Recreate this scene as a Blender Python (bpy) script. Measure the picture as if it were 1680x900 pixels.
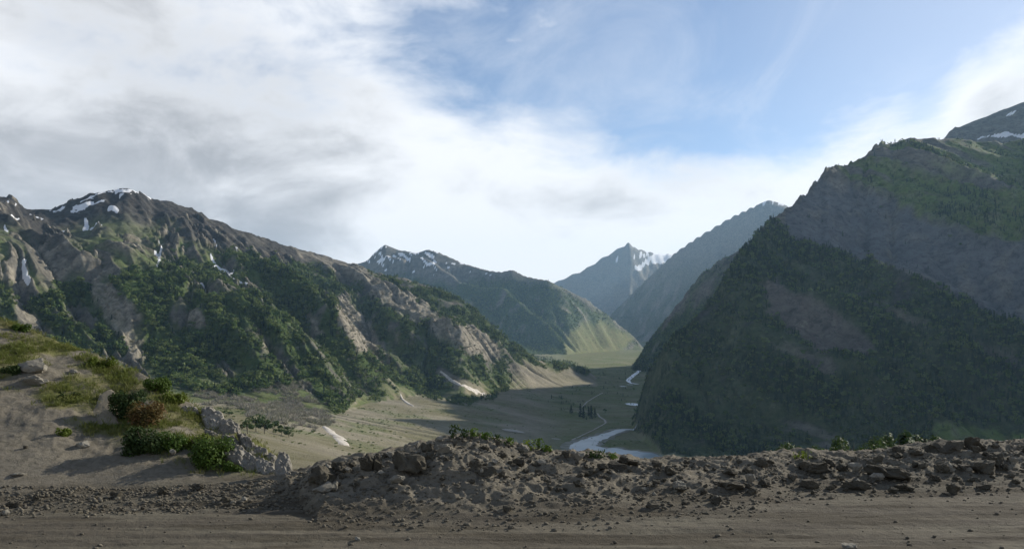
import bpy, bmesh, math, random, time
import numpy as np
from mathutils import Vector, Matrix
T0 = time.time()
for o in list(bpy.data.objects):
    bpy.data.objects.remove(o)
S = bpy.context.scene
COL = S.collection
R = math.radians
# ------------------------------------------------------------------ camera
# The camera is the origin (eye height 2.5 m above the road), level, looking along +Y with a small vertical lens shift.
# A point (x, y, z) lands in the 1680x900 photograph at px = 840 + F*x/y, py = HOR - F*z/y.
F, HOR = 1318.0, 540.0
cam_d = bpy.data.cameras.new("camera")
cam = bpy.data.objects.new("camera", cam_d)
COL.objects.link(cam)
cam.rotation_euler = (R(90), 0, 0)
cam_d.sensor_width = 36.0
cam_d.lens = 36.0 * F / 1680.0
cam_d.shift_y = (HOR - 450.0) / 1680.0
cam_d.clip_start, cam_d.clip_end = 0.1, 60000
S.camera = cam
# ------------------------------------------------------------------ sun and exposure
SUN_AZ, SUN_EL = 53.0, 24.0          # degrees to the right of the view direction, degrees above the horizon
sun_d = bpy.data.lights.new("sun", 'SUN')
sun_d.energy, sun_d.angle, sun_d.color = 5.0, R(0.55), (1.0, 0.93, 0.82)
sun = bpy.data.objects.new("sun", sun_d)
COL.objects.link(sun)
sdir = Vector((math.sin(R(SUN_AZ)) * math.cos(R(SUN_EL)), math.cos(R(SUN_AZ)) * math.cos(R(SUN_EL)), math.sin(R(SUN_EL))))
sun.rotation_euler = sdir.to_track_quat('Z', 'Y').to_euler()
sun.location = sdir * 50
S.view_settings.view_transform = 'Standard'
S.view_settings.look = 'None'
S.view_settings.exposure = 0.40
S.view_settings.gamma = 1.0
S.cycles.use_denoising = True
S.cycles.max_bounces = 5
S.cycles.diffuse_bounces = 2
S.cycles.glossy_bounces = 2
S.cycles.transmission_bounces = 2
S.cycles.volume_bounces = 0
S.cycles.transparent_max_bounces = 8
S.cycles.sample_clamp_indirect = 6.0
# ------------------------------------------------------------------ sky: Nishita blue with procedural clouds
W = bpy.data.worlds.new("World")
S.world = W
W.use_nodes = True
wt = W.node_tree
wt.nodes.clear()
WL = wt.links


def wn(kind, **kw):
    n = wt.nodes.new(kind)
    for k, v in kw.items():
        setattr(n, k, v)
    return n


def wmath(op, a, b=None, clamp=False):
    n = wn('ShaderNodeMath', operation=op)
    n.use_clamp = clamp
    for i, v in enumerate((a, b)):
        if v is None:
            continue
        if isinstance(v, (int, float)):
            n.inputs[i].default_value = v
        else:
            WL.new(v, n.inputs[i])
    return n.outputs[0]


def wramp(v, a, b, lo=0.0, hi=1.0):
    n = wn('ShaderNodeMapRange', interpolation_type='SMOOTHSTEP')
    WL.new(v, n.inputs['Value'])
    n.inputs['From Min'].default_value, n.inputs['From Max'].default_value = a, b
    n.inputs['To Min'].default_value, n.inputs['To Max'].default_value = lo, hi
    return n.outputs[0]


def wmix(f, a, b):
    n = wn('ShaderNodeMix', data_type='RGBA')
    for s, v in ((n.inputs[0], f), (n.inputs[6], a), (n.inputs[7], b)):
        if isinstance(v, (int, float)):
            s.default_value = v
        elif isinstance(v, tuple):
            s.default_value = (*v, 1)
        else:
            WL.new(v, s)
    return n.outputs[2]


sky = wn('ShaderNodeTexSky', sky_type='NISHITA')
sky.sun_disc = False
sky.sun_elevation, sky.sun_rotation = R(SUN_EL), R(SUN_AZ)
sky.altitude = 2500
sky.air_density, sky.dust_density, sky.ozone_density = 1.0, 1.6, 1.4
SKY_STRENGTH = 0.10
tc = wn('ShaderNodeTexCoord')
D = tc.outputs['Generated']
sep = wn('ShaderNodeSeparateXYZ')
WL.new(D, sep.inputs[0])
# cloud layer coordinates: the view ray meets a flat layer overhead
zz = wmath('ADD', wmath('MAXIMUM', sep.outputs[2], 0.0), 0.16)
lay = wn('ShaderNodeCombineXYZ')
WL.new(wmath('DIVIDE', sep.outputs[0], zz), lay.inputs[0])
WL.new(wmath('DIVIDE', sep.outputs[1], zz), lay.inputs[1])


def wnoise(vec, scale, detail, rough, dist=0.0, off=(0, 0, 0), stretch=(1, 1, 1)):
    m = wn('ShaderNodeMapping')
    m.inputs['Location'].default_value = off
    m.inputs['Scale'].default_value = stretch
    WL.new(vec, m.inputs[0])
    n = wn('ShaderNodeTexNoise')
    n.inputs['Scale'].default_value = scale
    n.inputs['Detail'].default_value = detail
    n.inputs['Roughness'].default_value = rough
    n.inputs['Distortion'].default_value = dist
    WL.new(m.outputs[0], n.inputs['Vector'])
    return n.outputs[0]


def pixdir(px, py):
    return Vector(((px - 840) / F, 1.0, (HOR - py) / F)).normalized()


def wlobe(px, py, r_in, r_out):
    """1 within r_in degrees of a direction, falling to 0 at r_out degrees"""
    n = wn('ShaderNodeVectorMath', operation='DOT_PRODUCT')
    WL.new(D, n.inputs[0])
    n.inputs[1].default_value = pixdir(px, py)
    return wramp(n.outputs['Value'], math.cos(R(r_out)), math.cos(R(r_in)))


n_big = wnoise(lay.outputs[0], 0.9, 12, 0.60, 0.35, (3.1, 1.7, 0), (1, 1, 1))
n_puff = wnoise(D, 6.5, 12, 0.60, 0.35, (0.4, 0.9, 0.2), (1, 1, 1.9))
n_wisp = wnoise(lay.outputs[0], 2.2, 10, 0.62, 0.8, (1.3, 4.7, 0), (1.0, 0.45, 1))
n_shade = wnoise(D, 2.6, 6, 0.5, 0.4, (5.3, 2.2, 1.1), (1, 1, 2.2))
cov = wmath('MULTIPLY', wlobe(140, 190, 8, 40), 0.62)
cov = wmath('ADD', cov, wmath('MULTIPLY', wramp(sep.outputs[2], 0.33, 0.13), 0.66))
cov = wmath('ADD', cov, wmath('MULTIPLY', wlobe(1720, 120, 1.0, 6.5), 0.62))
cov = wmath('ADD', cov, wmath('MULTIPLY', wlobe(960, 130, 0.3, 3.6), 0.20))
cov = wmath('ADD', cov, wmath('MULTIPLY', wlobe(860, 40, 0.3, 3.0), 0.22))
cov = wmath('SUBTRACT', cov, wmath('MULTIPLY', wlobe(1330, -40, 5, 20), 0.34))
cov = wmath('SUBTRACT', cov, wmath('MULTIPLY', wlobe(930, 90, 2, 15), 0.30))
cov = wmath('ADD', cov, wmath('MULTIPLY', wlobe(1480, 230, 1, 8), 0.30))
cov = wmath('ADD', cov, wmath('MULTIPLY', wlobe(900, 380, 2, 13), 0.25))
cov = wmath('ADD', cov, 0.10)
dens = wmath('ADD', cov, wmath('MULTIPLY', wmath('SUBTRACT', n_big, 0.5), 1.15))
dens = wmath('ADD', dens, wmath('MULTIPLY', wmath('SUBTRACT', n_puff, 0.5), 1.5))
alpha = wramp(dens, 0.02, 0.82)
veil = wmath('ADD', wmath('MULTIPLY', wramp(n_wisp, 0.46, 0.75), 0.30), 0.04)
veil = wmath('ADD', veil, wmath('MULTIPLY', wlobe(1900, -150, 4, 26), 0.16))
alpha = wmath('MAXIMUM', alpha, veil)
thick = wramp(dens, 0.55, 1.25)
belly = wmath('ADD', wmath('MULTIPLY', wlobe(170, 250, 2, 21), 0.68), wmath('MULTIPLY', wlobe(400, 320, 1, 13), 0.20))
belly = wmath('ADD', belly, wmath('MULTIPLY', wlobe(1680, 190, 1, 4.5), 0.6))
belly = wmath('ADD', belly, wmath('MULTIPLY', wmath('SUBTRACT', n_shade, 0.53), 1.9))
belly = wmath('ADD', belly, wmath('MULTIPLY', wmath('SUBTRACT', n_puff, 0.5), 1.3))
belly = wmath('MULTIPLY', wramp(belly, 0.0, 0.85), wmath('ADD', wmath('MULTIPLY', thick, 0.7), 0.3))
k = 1.0 / SKY_STRENGTH
cloud_col = wmix(belly, (0.79 * k, 0.80 * k, 0.82 * k), (0.345 * k, 0.352 * k, 0.37 * k))
bg = wn('ShaderNodeBackground')
WL.new(wmix(alpha, sky.outputs[0], cloud_col), bg.inputs['Color'])
bg.inputs['Strength'].default_value = SKY_STRENGTH
wout = wn('ShaderNodeOutputWorld')
WL.new(bg.outputs[0], wout.inputs['Surface'])
# ------------------------------------------------------------------ numeric helpers
f32 = np.float32


def hash2(ix, iy, seed):
    h = (ix.astype(np.int64) * 374761393 + iy.astype(np.int64) * 668265263 + seed * 1442695041) & 0xFFFFFFFF
    h = ((h ^ (h >> 13)) * 1274126177) & 0xFFFFFFFF
    return (h ^ (h >> 16)) & 0xFFFFFFFF


def gnoise(x, y, seed=0):
    """2-D gradient noise, about -0.7..0.7"""
    x0, y0 = np.floor(x), np.floor(y)
    fx, fy = x - x0, y - y0
    u = fx * fx * fx * (fx * (fx * 6 - 15) + 10)
    v = fy * fy * fy * (fy * (fy * 6 - 15) + 10)
    ix, iy = x0.astype(np.int64), y0.astype(np.int64)

    def g(dx, dy):
        a = hash2(ix + dx, iy + dy, seed).astype(f32) * f32(2 * math.pi / 4294967296.0)
        return np.cos(a) * (fx - dx) + np.sin(a) * (fy - dy)
    a = g(0, 0) * (1 - u) + g(1, 0) * u
    b = g(0, 1) * (1 - u) + g(1, 1) * u
    return a * (1 - v) + b * v


def fbm(x, y, octaves, seed=0, gain=0.5, lac=2.03):
    s, a = 0, 1.0
    for i in range(octaves):
        s = s + a * gnoise(x, y, seed + i)
        x, y, a = x * lac + 7.3, y * lac + 3.1, a * gain
    return s


def ridged(x, y, octaves, seed=0, gain=0.5, lac=2.07):
    """0..~1, sharp crests"""
    s, a, w = 0, 0.55, 1.0
    for i in range(octaves):
        n = 1 - np.abs(gnoise(x, y, seed + i)) * 2.0
        n = np.clip(n, 0, 1) ** 2 * w
        w = np.clip(n * 1.6, 0, 1)
        s = s + a * n
        x, y, a = x * lac + 5.7, y * lac + 9.2, a * gain
    return s


def sstep(v, a, b):
    t = np.clip((v - a) / (b - a), 0, 1)
    return t * t * (3 - 2 * t)


def interp(x, pts, j):
    return np.interp(x, [p[0] for p in pts], [p[j] for p in pts])


# ------------------------------------------------------------------ the valley and its mountains as one eroded height field
# valley floor and lower slopes: height at (column, depth)
B_PX = np.array([-1500, -200, 250, 430, 560, 700, 830, 900, 960, 1040, 1120, 1500, 2700], float)
B_Y = np.array([40, 60, 200, 700, 1200, 2000, 3000, 4000, 5200, 7100, 10500, 24000], float)
B_Z = np.array([
    [0, 20, 60, 120, 120, 120, 120, 120, 120, 120, 120, 120],
    [-4, -4, -14, -50, -85, -140, -140, -140, -140, -140, -140, -140],
    [-8, -10, -30, -84, -128, -175, -190, -200, -200, -210, -220, -220],
    [-9, -11, -34, -103, -150, -188, -222, -235, -240, -240, -240, -240],
    [-9, -11, -35, -113, -180, -228, -252, -258, -258, -258, -258, -250],
    [-9, -11, -36, -125, -210, -276, -272, -262, -262, -262, -262, -250],
    [-9, -11, -37, -132, -232, -320, -312, -283, -270, -270, -270, -250],
    [-9, -11, -37, -135, -245, -346, -344, -320, -290, -280, -270, -230],
    [-9, -11, -37, -135, -250, -350, -350, -340, -310, -296, -280, -200],
    [-9, -11, -37, -135, -250, -350, -350, -344, -333, -312, -285, -150],
    [-9, -11, -37, -135, -250, -350, -350, -344, -333, -318, -292, -150],
    [-9, -10, -36, -130, -250, -350, -350, -344, -333, -318, -292, -150],
    [-9, -10, -36, -130, -250, -350, -350, -344, -333, -318, -292, -150]], float)


def base_h(px, y):
    i = np.clip(np.searchsorted(B_PX, px) - 1, 0, len(B_PX) - 2)
    ly = np.log(np.clip(y, 40, 24000))
    LY = np.log(B_Y)
    j = np.clip(np.searchsorted(LY, ly) - 1, 0, len(B_Y) - 2)
    u = np.clip((px - B_PX[i]) / (B_PX[i + 1] - B_PX[i]), 0, 1)
    v = (ly - LY[j]) / (LY[j + 1] - LY[j])
    return (B_Z[i, j] * (1 - u) + B_Z[i + 1, j] * u) * (1 - v) + (B_Z[i, j + 1] * (1 - u) + B_Z[i + 1, j + 1] * u) * v


# each mountain: crest (column, row, depth), toe depth and height by column, how the slope bows, fall of the far side
MOUNTAINS = [
    dict(name='left', crest=[(-1500, 300, 3300), (-300, 318, 3500), (-60, 322, 3700), (0, 326, 3800), (16, 327, 3800), (30, 340, 3820), (45, 345, 3830),
                             (80, 346, 3850), (110, 335, 3900), (150, 320, 3980), (190, 311, 4050), (205, 309, 4060), (225, 316, 4100),
                             (250, 329, 4150), (272, 333, 4200), (292, 336, 4250), (340, 358, 4400), (400, 380, 4550), (450, 398, 4700),
                             (500, 413, 4850), (540, 423, 5000), (580, 437, 5150), (610, 448, 5200), (640, 452, 5100), (700, 468, 5000),
                             (760, 498, 4850), (800, 530, 4700), (830, 560, 4600), (880, 590, 4700), (960, 606, 5200), (1010, 640, 5400), (1100, 760, 5400), (2700, 900, 5400)],
         toe=[(-1500, 1700, 100), (-200, 1900, -140), (250, 1950, -178), (430, 2050, -190), (540, 2050, -232), (600, 2750, -254), (700, 3360, -258),
              (760, 3250, -268), (830, 3850, -280), (880, 4150, -300), (960, 4600, -325), (2700, 4600, -420)], bow=1.12, back=0.5),
    dict(name='centre', deeper=1.1, crest=[(200, 800, 8500), (300, 560, 8500), (480, 480, 8500), (545, 440, 8600), (575, 436, 8600), (600, 428, 8600), (615, 415, 8600), (632, 401, 8600), (650, 408, 8600), (668, 412, 8550), (684, 414, 8500), (700, 408, 8500),
                               (716, 412, 8450), (760, 432, 8350), (800, 443, 8200), (822, 446, 8150), (840, 442, 8100), (860, 452, 8050), (880, 457, 8000), (900, 460, 7950), (920, 470, 7950), (960, 490, 8000), (1000, 520, 8150), (1040, 552, 8300), (1080, 600, 8400), (1200, 800, 8400), (2700, 1200, 8400)],
         toe=[(300, 5600, -200), (700, 5800, -270), (860, 5900, -290), (930, 6300, -285), (960, 6900, -285), (1040, 7900, -280), (2700, 7900, -300)], bow=1.15, back=0.5),
    dict(name='snowy', deeper=1.5, crest=[(300, 800, 12500), (380, 560, 12500), (500, 470, 12500), (540, 424, 12500), (556, 414, 12500), (575, 424, 12500), (620, 455, 12500), (700, 520, 12500), (2700, 1200, 12500)],
         toe=[(300, 10500, -100), (2700, 10500, -100)], bow=1.0, back=0.6),
    dict(name='distant', deeper=1.5, crest=[(700, 800, 12000), (820, 520, 12000), (880, 478, 12000), (920, 458, 11900), (960, 440, 11800), (1000, 415, 11700), (1022, 402, 11650), (1032, 396, 11600), (1038, 404, 11600), (1060, 411, 11700), (1085, 416, 11800), (1108, 416, 11900), (1150, 430, 11900), (1300, 480, 11900), (2700, 900, 11900)],
         toe=[(800, 8900, -240), (1040, 9000, -240), (2700, 9000, -240)], bow=1.1, back=0.5),
    dict(name='right_far', deeper=2.4, crest=[(900, 800, 8900), (975, 560, 8900), (995, 525, 8900), (1010, 508, 8900), (1040, 478, 8800), (1080, 440, 8700), (1110, 412, 8600), (1150, 384, 8500), (1200, 354, 8400), (1240, 335, 8300), (1262, 327, 8300), (1290, 335, 8300), (1310, 352, 8300), (1340, 420, 8300), (1400, 520, 8300), (1500, 640, 8300), (2700, 900, 8300)],
         toe=[(960, 7300, -230), (1040, 7000, -260), (1080, 6600, -280), (1120, 6300, -300), (1300, 6000, -300), (2700, 6000, -300)], bow=1.0, back=0.5),
    dict(name='right_shoulder', crest=[(950, 900, 6900), (1000, 640, 6900), (1045, 590, 6900), (1065, 560, 6800), (1100, 515, 6700), (1150, 452, 6600), (1190, 422, 6500), (1222, 404, 6500), (1260, 385, 6500), (1350, 350, 6500), (1500, 330, 6500), (2700, 330, 6500)],
         toe=[(1000, 6500, -320), (1080, 5900, -325), (1300, 5200, -325), (2700, 5200, -325)], bow=1.0, back=0.5),
    dict(name='right', crest=[(1010, 900, 3300), (1040, 690, 3080), (1062, 606, 2850), (1085, 583, 2750), (1110, 558, 2760), (1140, 528, 2820), (1182, 478, 2950), (1196, 452, 3000), (1207, 430, 3039), (1224, 405, 3100), (1242, 388, 3175), (1260, 373, 3250), (1278, 358, 3332), (1297, 337, 3420), (1313, 321, 3489), (1335, 302, 3584), (1349, 289, 3645), (1356, 278, 3665), (1395, 273, 3762), (1403, 266, 3782), (1420, 261, 3825), (1434, 245, 3860), (1450, 237, 3900), (1463, 239, 3905), (1495, 227, 3920), (1512, 228, 3928), (1548, 229, 3944), (1600, 233, 3950), (1640, 234, 3950), (1680, 232, 3950), (1760, 196, 3980), (1900, 120, 4100), (2100, 60, 4200), (2400, 40, 4300), (2700, 60, 4300)],  # crest beyond the right of view is raised to shade this face
         toe=[(1010, 3250, -350), (1036, 3020, -350), (1045, 2700, -350), (1062, 2480, -350), (1085, 2260, -350), (1200, 2150, -350), (1500, 1950, -350), (2700, 1900, -350)], bow=1.05, back=0.45),
    dict(name='right_peak', crest=[(1200, 900, 6000), (1400, 330, 6000), (1530, 250, 6000), (1550, 229, 6000), (1558, 217, 6000), (1569, 210, 6000), (1598, 199, 6000), (1626, 189, 6000), (1680, 168, 6000), (1800, 135, 6100), (2000, 120, 6200), (2700, 260, 6200)],
         toe=[(1400, 4900, 700), (2700, 4900, 700)], bow=1.0, back=0.5),
    dict(name='unseen_shade_ridge', crest=[(1010, 909, 5400), (1040, 699, 5400), (1062, 615, 5500), (1085, 592, 5450), (1110, 567, 5400), (1140, 537, 5300), (1182, 487, 5200), (1196, 461, 5150), (1207, 439, 5100), (1224, 414, 5050), (1242, 397, 5000), (1260, 382, 4950), (1278, 367, 4900), (1297, 346, 4850), (1313, 330, 4800), (1335, 311, 4750), (1349, 298, 4700), (1356, 287, 4700), (1395, 282, 4650), (1403, 275, 4620), (1420, 270, 4600), (1434, 254, 4550), (1450, 246, 4500), (1463, 248, 4500), (1495, 236, 4450), (1512, 237, 4450), (1548, 238, 4450), (1600, 242, 4450), (1640, 243, 4450), (1680, 241, 4450), (1760, 236, 4500), (2700, 240, 4700)],  # unseen ridge added behind the skyline to cast shadow on the valley floor
         toe=[(1010, 5300, -350), (1062, 4300, -350), (1150, 3600, -250), (1300, 3500, 300), (1500, 3900, 700), (2700, 3900, 700)], bow=0.9, back=0.45),
]
for m in MOUNTAINS:                           # the far ranges stand deeper than the pencilled depths
    toe = []
    for px_, d_, z_ in m['toe']:
        cd_ = float(np.interp(px_, [c_[0] for c_ in m['crest']], [c_[2] for c_ in m['crest']]))
        toe.append((px_, d_ + max(0.0, cd_ - 5600) * m.get('deeper', 0.0), z_))
    m['toe'] = toe
    m['crest'] = [(a_, b_, c_ + max(0.0, c_ - 5600) * m.get('deeper', 0.0)) for a_, b_, c_ in m['crest']]
CELL = 18.0
GX = np.arange(-4700, 6200, CELL)
GY = np.arange(60, 22600, CELL)
XX, YY = np.meshgrid(GX, GY)
PXg = 840 + F * XX / YY
H = base_h(PXg, YY)
base0 = H.copy()
wcrest = np.ones_like(H)
owner = np.zeros(H.shape, np.int8)
for k, m in enumerate(MOUNTAINS):
    cpy, cd = interp(PXg, m['crest'], 1), interp(PXg, m['crest'], 2)
    zc = (HOR - cpy) / F * cd
    td, zt = interp(PXg, m['toe'], 1), interp(PXg, m['toe'], 2)
    zt = np.minimum(zt, zc - 5)
    t = (cd - YY) / (cd - td)
    front = np.where(t <= 1, zc + (zt - zc) * (1 - np.abs(1 - np.clip(t, 0, 1)) ** m['bow']), zt - (td - YY) * 0.9)
    h = np.where(YY < cd, front, zc - m['back'] * (YY - cd))
    win = h > H
    owner[win] = k + 1
    wcrest = np.where(win, np.clip(np.abs(YY - cd) / 560.0, 0, 1), wcrest)
    H = np.maximum(H, h)
owner[owner == 9] = 7  # the added shade ridge is merged into the right mountain
rel = np.clip((H - base0) / 160.0, 0, 1)
wn_ = rel * (0.05 + 0.95 * wcrest)
H0 = H.copy()
# spurs and gullies that run down the fall line of each flank
wx = XX + 150 * fbm(XX / 900, YY / 900, 3, 11)
wy = YY + 150 * fbm(XX / 900 + 40, YY / 900, 3, 15)
sp_l = ridged((wx * 0.70 + wy * 0.72) / 640, (-wx * 0.72 + wy * 0.70) / 3000, 4, 21)
sp_r = ridged((wx * 0.83 + wy * 0.55) / 520, (-wx * 0.55 + wy * 0.83) / 3600, 4, 31)
left_side = sstep(PXg, 1060, 980) * 1.0
spur = sp_l * left_side + sp_r * (1 - left_side)
H = H + wn_ * ((spur - 0.42) * np.where(owner == 7, 210, 240) + 36 * fbm(XX / 520, YY / 520, 4, 41))
H = H + (1 - rel) * 3.0 * fbm(XX / 300, YY / 300, 3, 51) * sstep(YY, 150, 500)


def box3(a):
    b = np.pad(a, 1, mode='edge')
    b = (b[:-2] + b[1:-1] * 2 + b[2:]) * 0.25
    return (b[:, :-2] + b[:, 1:-1] * 2 + b[:, 2:]) * 0.25


def erode(h, steps, K, fixed):
    ny, nx = h.shape
    n = h.size
    ids = np.arange(n).reshape(ny, nx)
    nb = [(-1, 0, 1), (1, 0, 1), (0, -1, 1), (0, 1, 1), (-1, -1, 1.4142), (-1, 1, 1.4142), (1, -1, 1.4142), (1, 1, 1.4142)]
    for it in range(steps):
        hp = np.pad(h, 1, mode='edge')
        best = np.zeros_like(h)
        rec = ids.copy()
        for dy, dx, d in nb:
            s = (h - hp[1 + dy:1 + dy + ny, 1 + dx:1 + dx + nx]) / (d * CELL)
            w = s > best
            best = np.where(w, s, best)
            rec = np.where(w, np.clip(ids + dy * nx + dx, 0, n - 1), rec)
        r = rec.ravel().copy()
        root = r == np.arange(n)
        A = np.ones(n)
        live = ~root
        p = r.copy()
        for _ in range(8):
            A = A + np.bincount(p[live], weights=A[live], minlength=n)
            live = live & ~root[p]
            p = p[p]
        A = A.reshape(ny, nx)
        drop = (h - h.ravel()[rec.ravel()].reshape(ny, nx))
        h = h - np.minimum(K * np.sqrt(A) * best, 0.5 * drop) * fixed
        # talus: soften what is too steep
        sm = box3(h)
        lim = np.clip((best - 0.95) * 1.2, 0, 0.5)
        h = h + (sm - h) * np.clip(lim + 0.03, 0, 0.6) * fixed
    return h


fixed = sstep(YY, 250, 700) * np.clip(0.15 + rel, 0, 1) * (0.10 + 0.90 * wcrest)
fixed = fixed * np.where((owner == 7) & (H > 150), 0.3, 1.0)
H = erode(H, 34, 0.20, fixed)
print('eroded', round(time.time() - T0, 1))


def sample(A, x, y):
    """smooth (cubic) lookup of a grid"""
    u = np.clip((x - GX[0]) / CELL, 1, len(GX) - 3.001)
    v = np.clip((y - GY[0]) / CELL, 1, len(GY) - 3.001)
    i, j = u.astype(int), v.astype(int)
    u, v = u - i, v - j

    def w(t):
        return (((-0.5 * t + 1) * t - 0.5) * t, (1.5 * t - 2.5) * t * t + 1, ((-1.5 * t + 2) * t + 0.5) * t, (0.5 * t - 0.5) * t * t)
    wu, wv = w(u), w(v)
    out = 0
    for b in range(4):
        row = 0
        for a in range(4):
            row = row + A[j + b - 1, i + a - 1] * wu[a]
        out = out + row * wv[b]
    return out


# ------------------------------------------------------------------ the mesh grid: a fan of columns and depth rows, fine where it is seen
cols = np.concatenate([np.linspace(-1500, -160, 45)[:-1], np.arange(-160, 1840, 2.3), np.linspace(1842, 2700, 50)])
rows = [60.0]
while rows[-1] < 22300:
    y = rows[-1]
    rows.append(y + y / (55 if y < 600 else 130 if y < 1800 else 400 if y < 6000 else 230 if y < 14000 else 140))
rows = np.array(rows)
PX, Y = np.meshgrid(cols, rows)
X = (PX - 840) / F * Y
Z = sample(H, X, Y)
OWN = owner[np.clip(((Y - GY[0]) / CELL).round().astype(int), 0, len(GY) - 1), np.clip(((X - GX[0]) / CELL).round().astype(int), 0, len(GX) - 1)]
RELm = sample(rel, X, Y)
print('grid', Z.shape, round(time.time() - T0, 1))
# ------------------------------------------------------------------ what grows or lies where (world-fixed masks on the terrain)
def grad(Zm):
    dzdr = np.gradient(Zm, axis=0) / np.gradient(Y, axis=0)
    dzdc = np.gradient(Zm, axis=1) / np.maximum(np.gradient(X, axis=1), 1e-3)
    # along a column the ray moves in x as well
    dzdy = dzdr - dzdc * (PX - 840) / F
    return dzdc, dzdy


gx, gy = grad(Z)
SL = np.hypot(gx, gy)                      # slope
ROCKY = sstep(SL, 0.62, 1.05)
PY = HOR - F * Z / Y
# ragged edges
sc = np.clip(Y, 300, 12000) * 0.016
jx = PX + 9 * fbm(X / sc, Z / sc + Y / sc, 4, 61)
jy = PY + 9 * fbm(X / sc + 31, Z / sc + Y / sc, 4, 67)


def poly(pts, soft=6.0, own=None):
    """soft mask of a patch outlined as it is seen on the slope"""
    out = np.zeros(PX.shape, f32)
    P = np.array(pts, float)
    x0, y0 = P.min(0) - soft - 12
    x1, y1 = P.max(0) + soft + 12
    sel = (PX > x0) & (PX < x1) & (PY > y0) & (PY < y1)
    if own is not None:
        sel &= np.isin(OWN, own)
    a, b = jx[sel], jy[sel]
    inside = np.zeros(a.shape, bool)
    dist = np.full(a.shape, 1e9)
    for (ax, ay), (bx, by) in zip(P, np.roll(P, -1, 0)):
        c = ((ay > b) != (by > b)) & (a < (bx - ax) * (b - ay) / (by - ay + 1e-9) + ax)
        inside ^= c
        ex, ey = bx - ax, by - ay
        t = np.clip(((a - ax) * ex + (b - ay) * ey) / (ex * ex + ey * ey + 1e-9), 0, 1)
        dist = np.minimum(dist, np.hypot(a - ax - t * ex, b - ay - t * ey))
    sd = np.where(inside, dist, -dist)
    out[sel] = sstep(sd, -soft, soft)
    return out


def line(pts, width, soft=2.0, own=None):
    """soft mask of a streak; pts = (column, row), width in pixels at each"""
    out = np.zeros(PX.shape, f32)
    P = np.array(pts, float)
    x0, y0 = P.min(0) - 20
    x1, y1 = P.max(0) + 20
    sel = (PX > x0) & (PX < x1) & (PY > y0) & (PY < y1)
    if own is not None:
        sel &= np.isin(OWN, own)
    a, b = PX[sel] * 0.6 + jx[sel] * 0.4, PY[sel] * 0.6 + jy[sel] * 0.4
    best = np.zeros(a.shape, f32)
    ws = np.linspace(0, 1, len(P))
    for i in range(len(P) - 1):
        (ax, ay), (bx, by) = P[i], P[i + 1]
        ex, ey = bx - ax, by - ay
        t = np.clip(((a - ax) * ex + (b - ay) * ey) / (ex * ex + ey * ey + 1e-9), 0, 1)
        d = np.hypot(a - ax - t * ex, b - ay - t * ey)
        w = np.interp(ws[i] + t * (ws[i + 1] - ws[i]), np.linspace(0, 1, len(width)), width)
        best = np.maximum(best, sstep(w * 0.5 + soft * 0.5 - d, 0, soft))
    out[sel] = best
    return out


mx = np.maximum
streak = fbm((X * 0.83 + Y * 0.55) / 150, (-X * 0.55 + Y * 0.83) / 1000, 4, 97)      # bands that run down the right-hand face
NP = fbm(X / 260, Y / 260, 5, 71)            # patchiness
NF = fbm(X / 90, Y / 90, 4, 77)
left, centre, right = (OWN == 1), (OWN == 2), (OWN == 7)
far = np.isin(OWN, (3, 4, 5, 6))

# ---- forest
forest = mx(poly([(40, 522), (70, 490), (110, 468), (150, 488), (190, 545), (215, 600), (120, 600)], 5, (0, 1)),
            poly([(178, 468), (230, 440), (262, 436), (330, 446), (372, 420), (420, 424), (470, 440), (520, 440), (560, 466), (600, 478), (600, 500), (640, 510), (700, 548), (760, 588), (832, 600), (834, 634), (800, 640), (762, 660),
                  (700, 648), (655, 642), (615, 655), (585, 650), (560, 680), (530, 672), (500, 625), (440, 640), (380, 650), (300, 640), (236, 610), (240, 540), (200, 500)], 5, (0, 1)))
forest = mx(forest, 0.95 * poly([(605, 452), (640, 456), (700, 470), (770, 500), (830, 545), (880, 585), (960, 600), (965, 612), (930, 606), (870, 606), (836, 600), (760, 560), (690, 500), (640, 470)], 5, (0, 1)))
forest = mx(forest, 0.9 * poly([(0, 470), (20, 480), (25, 540), (0, 545)], 5))
bare = mx(poly([(553, 500), (570, 492), (590, 520), (622, 566), (615, 592), (590, 590), (556, 560)], 4, (1,)),
          poly([(600, 472), (640, 470), (690, 500), (740, 540), (790, 556), (822, 586), (800, 600), (750, 574), (700, 545), (650, 510)], 5, (1,)))
bare = mx(bare, poly([(300, 532), (330, 526), (344, 546), (316, 552)], 3))
bare = mx(bare, poly([(408, 545), (430, 555), (450, 590), (432, 590)], 4) * 0.7)
bare = mx(bare, poly([(150, 470), (190, 480), (210, 540), (238, 590), (225, 600), (190, 560), (160, 510)], 5) * 0.9)
bare = mx(bare, poly([(500, 520), (520, 540), (532, 565), (515, 560)], 4))
forest = np.where(left | (OWN == 0), forest * (1 - bare) * sstep(NP + 0.55 + 0.35 * NF - 0.2 * ROCKY, 0.05, 0.35), forest)
low_wood = poly([(640, 570), (700, 575), (760, 600), (826, 604), (838, 620), (832, 640), (770, 664), (700, 652), (650, 640)], 5, (0, 1))
forest = mx(forest, low_wood * sstep(NF + 0.5 * NP, -0.55, -0.1))
fc = poly([(740, 470), (800, 462), (850, 465), (905, 470), (945, 495), (1000, 525), (1045, 560), (1030, 566), (1010, 545), (960, 530), (935, 545), (930, 580), (900, 590), (860, 580), (780, 510)], 8, (2,))
fc = mx(fc, poly([(600, 452), (700, 462), (760, 480), (820, 540), (700, 520), (600, 480)], 8, (2,)))
forest = np.where(centre, fc * sstep(NP + 0.75 - 0.3 * ROCKY, 0.0, 0.35), forest)
ff = sstep(PY, 400, 520) * np.where(OWN == 5, 0.55, 0.95)  # forest thinned on the farther slope to pale it like haze
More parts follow.
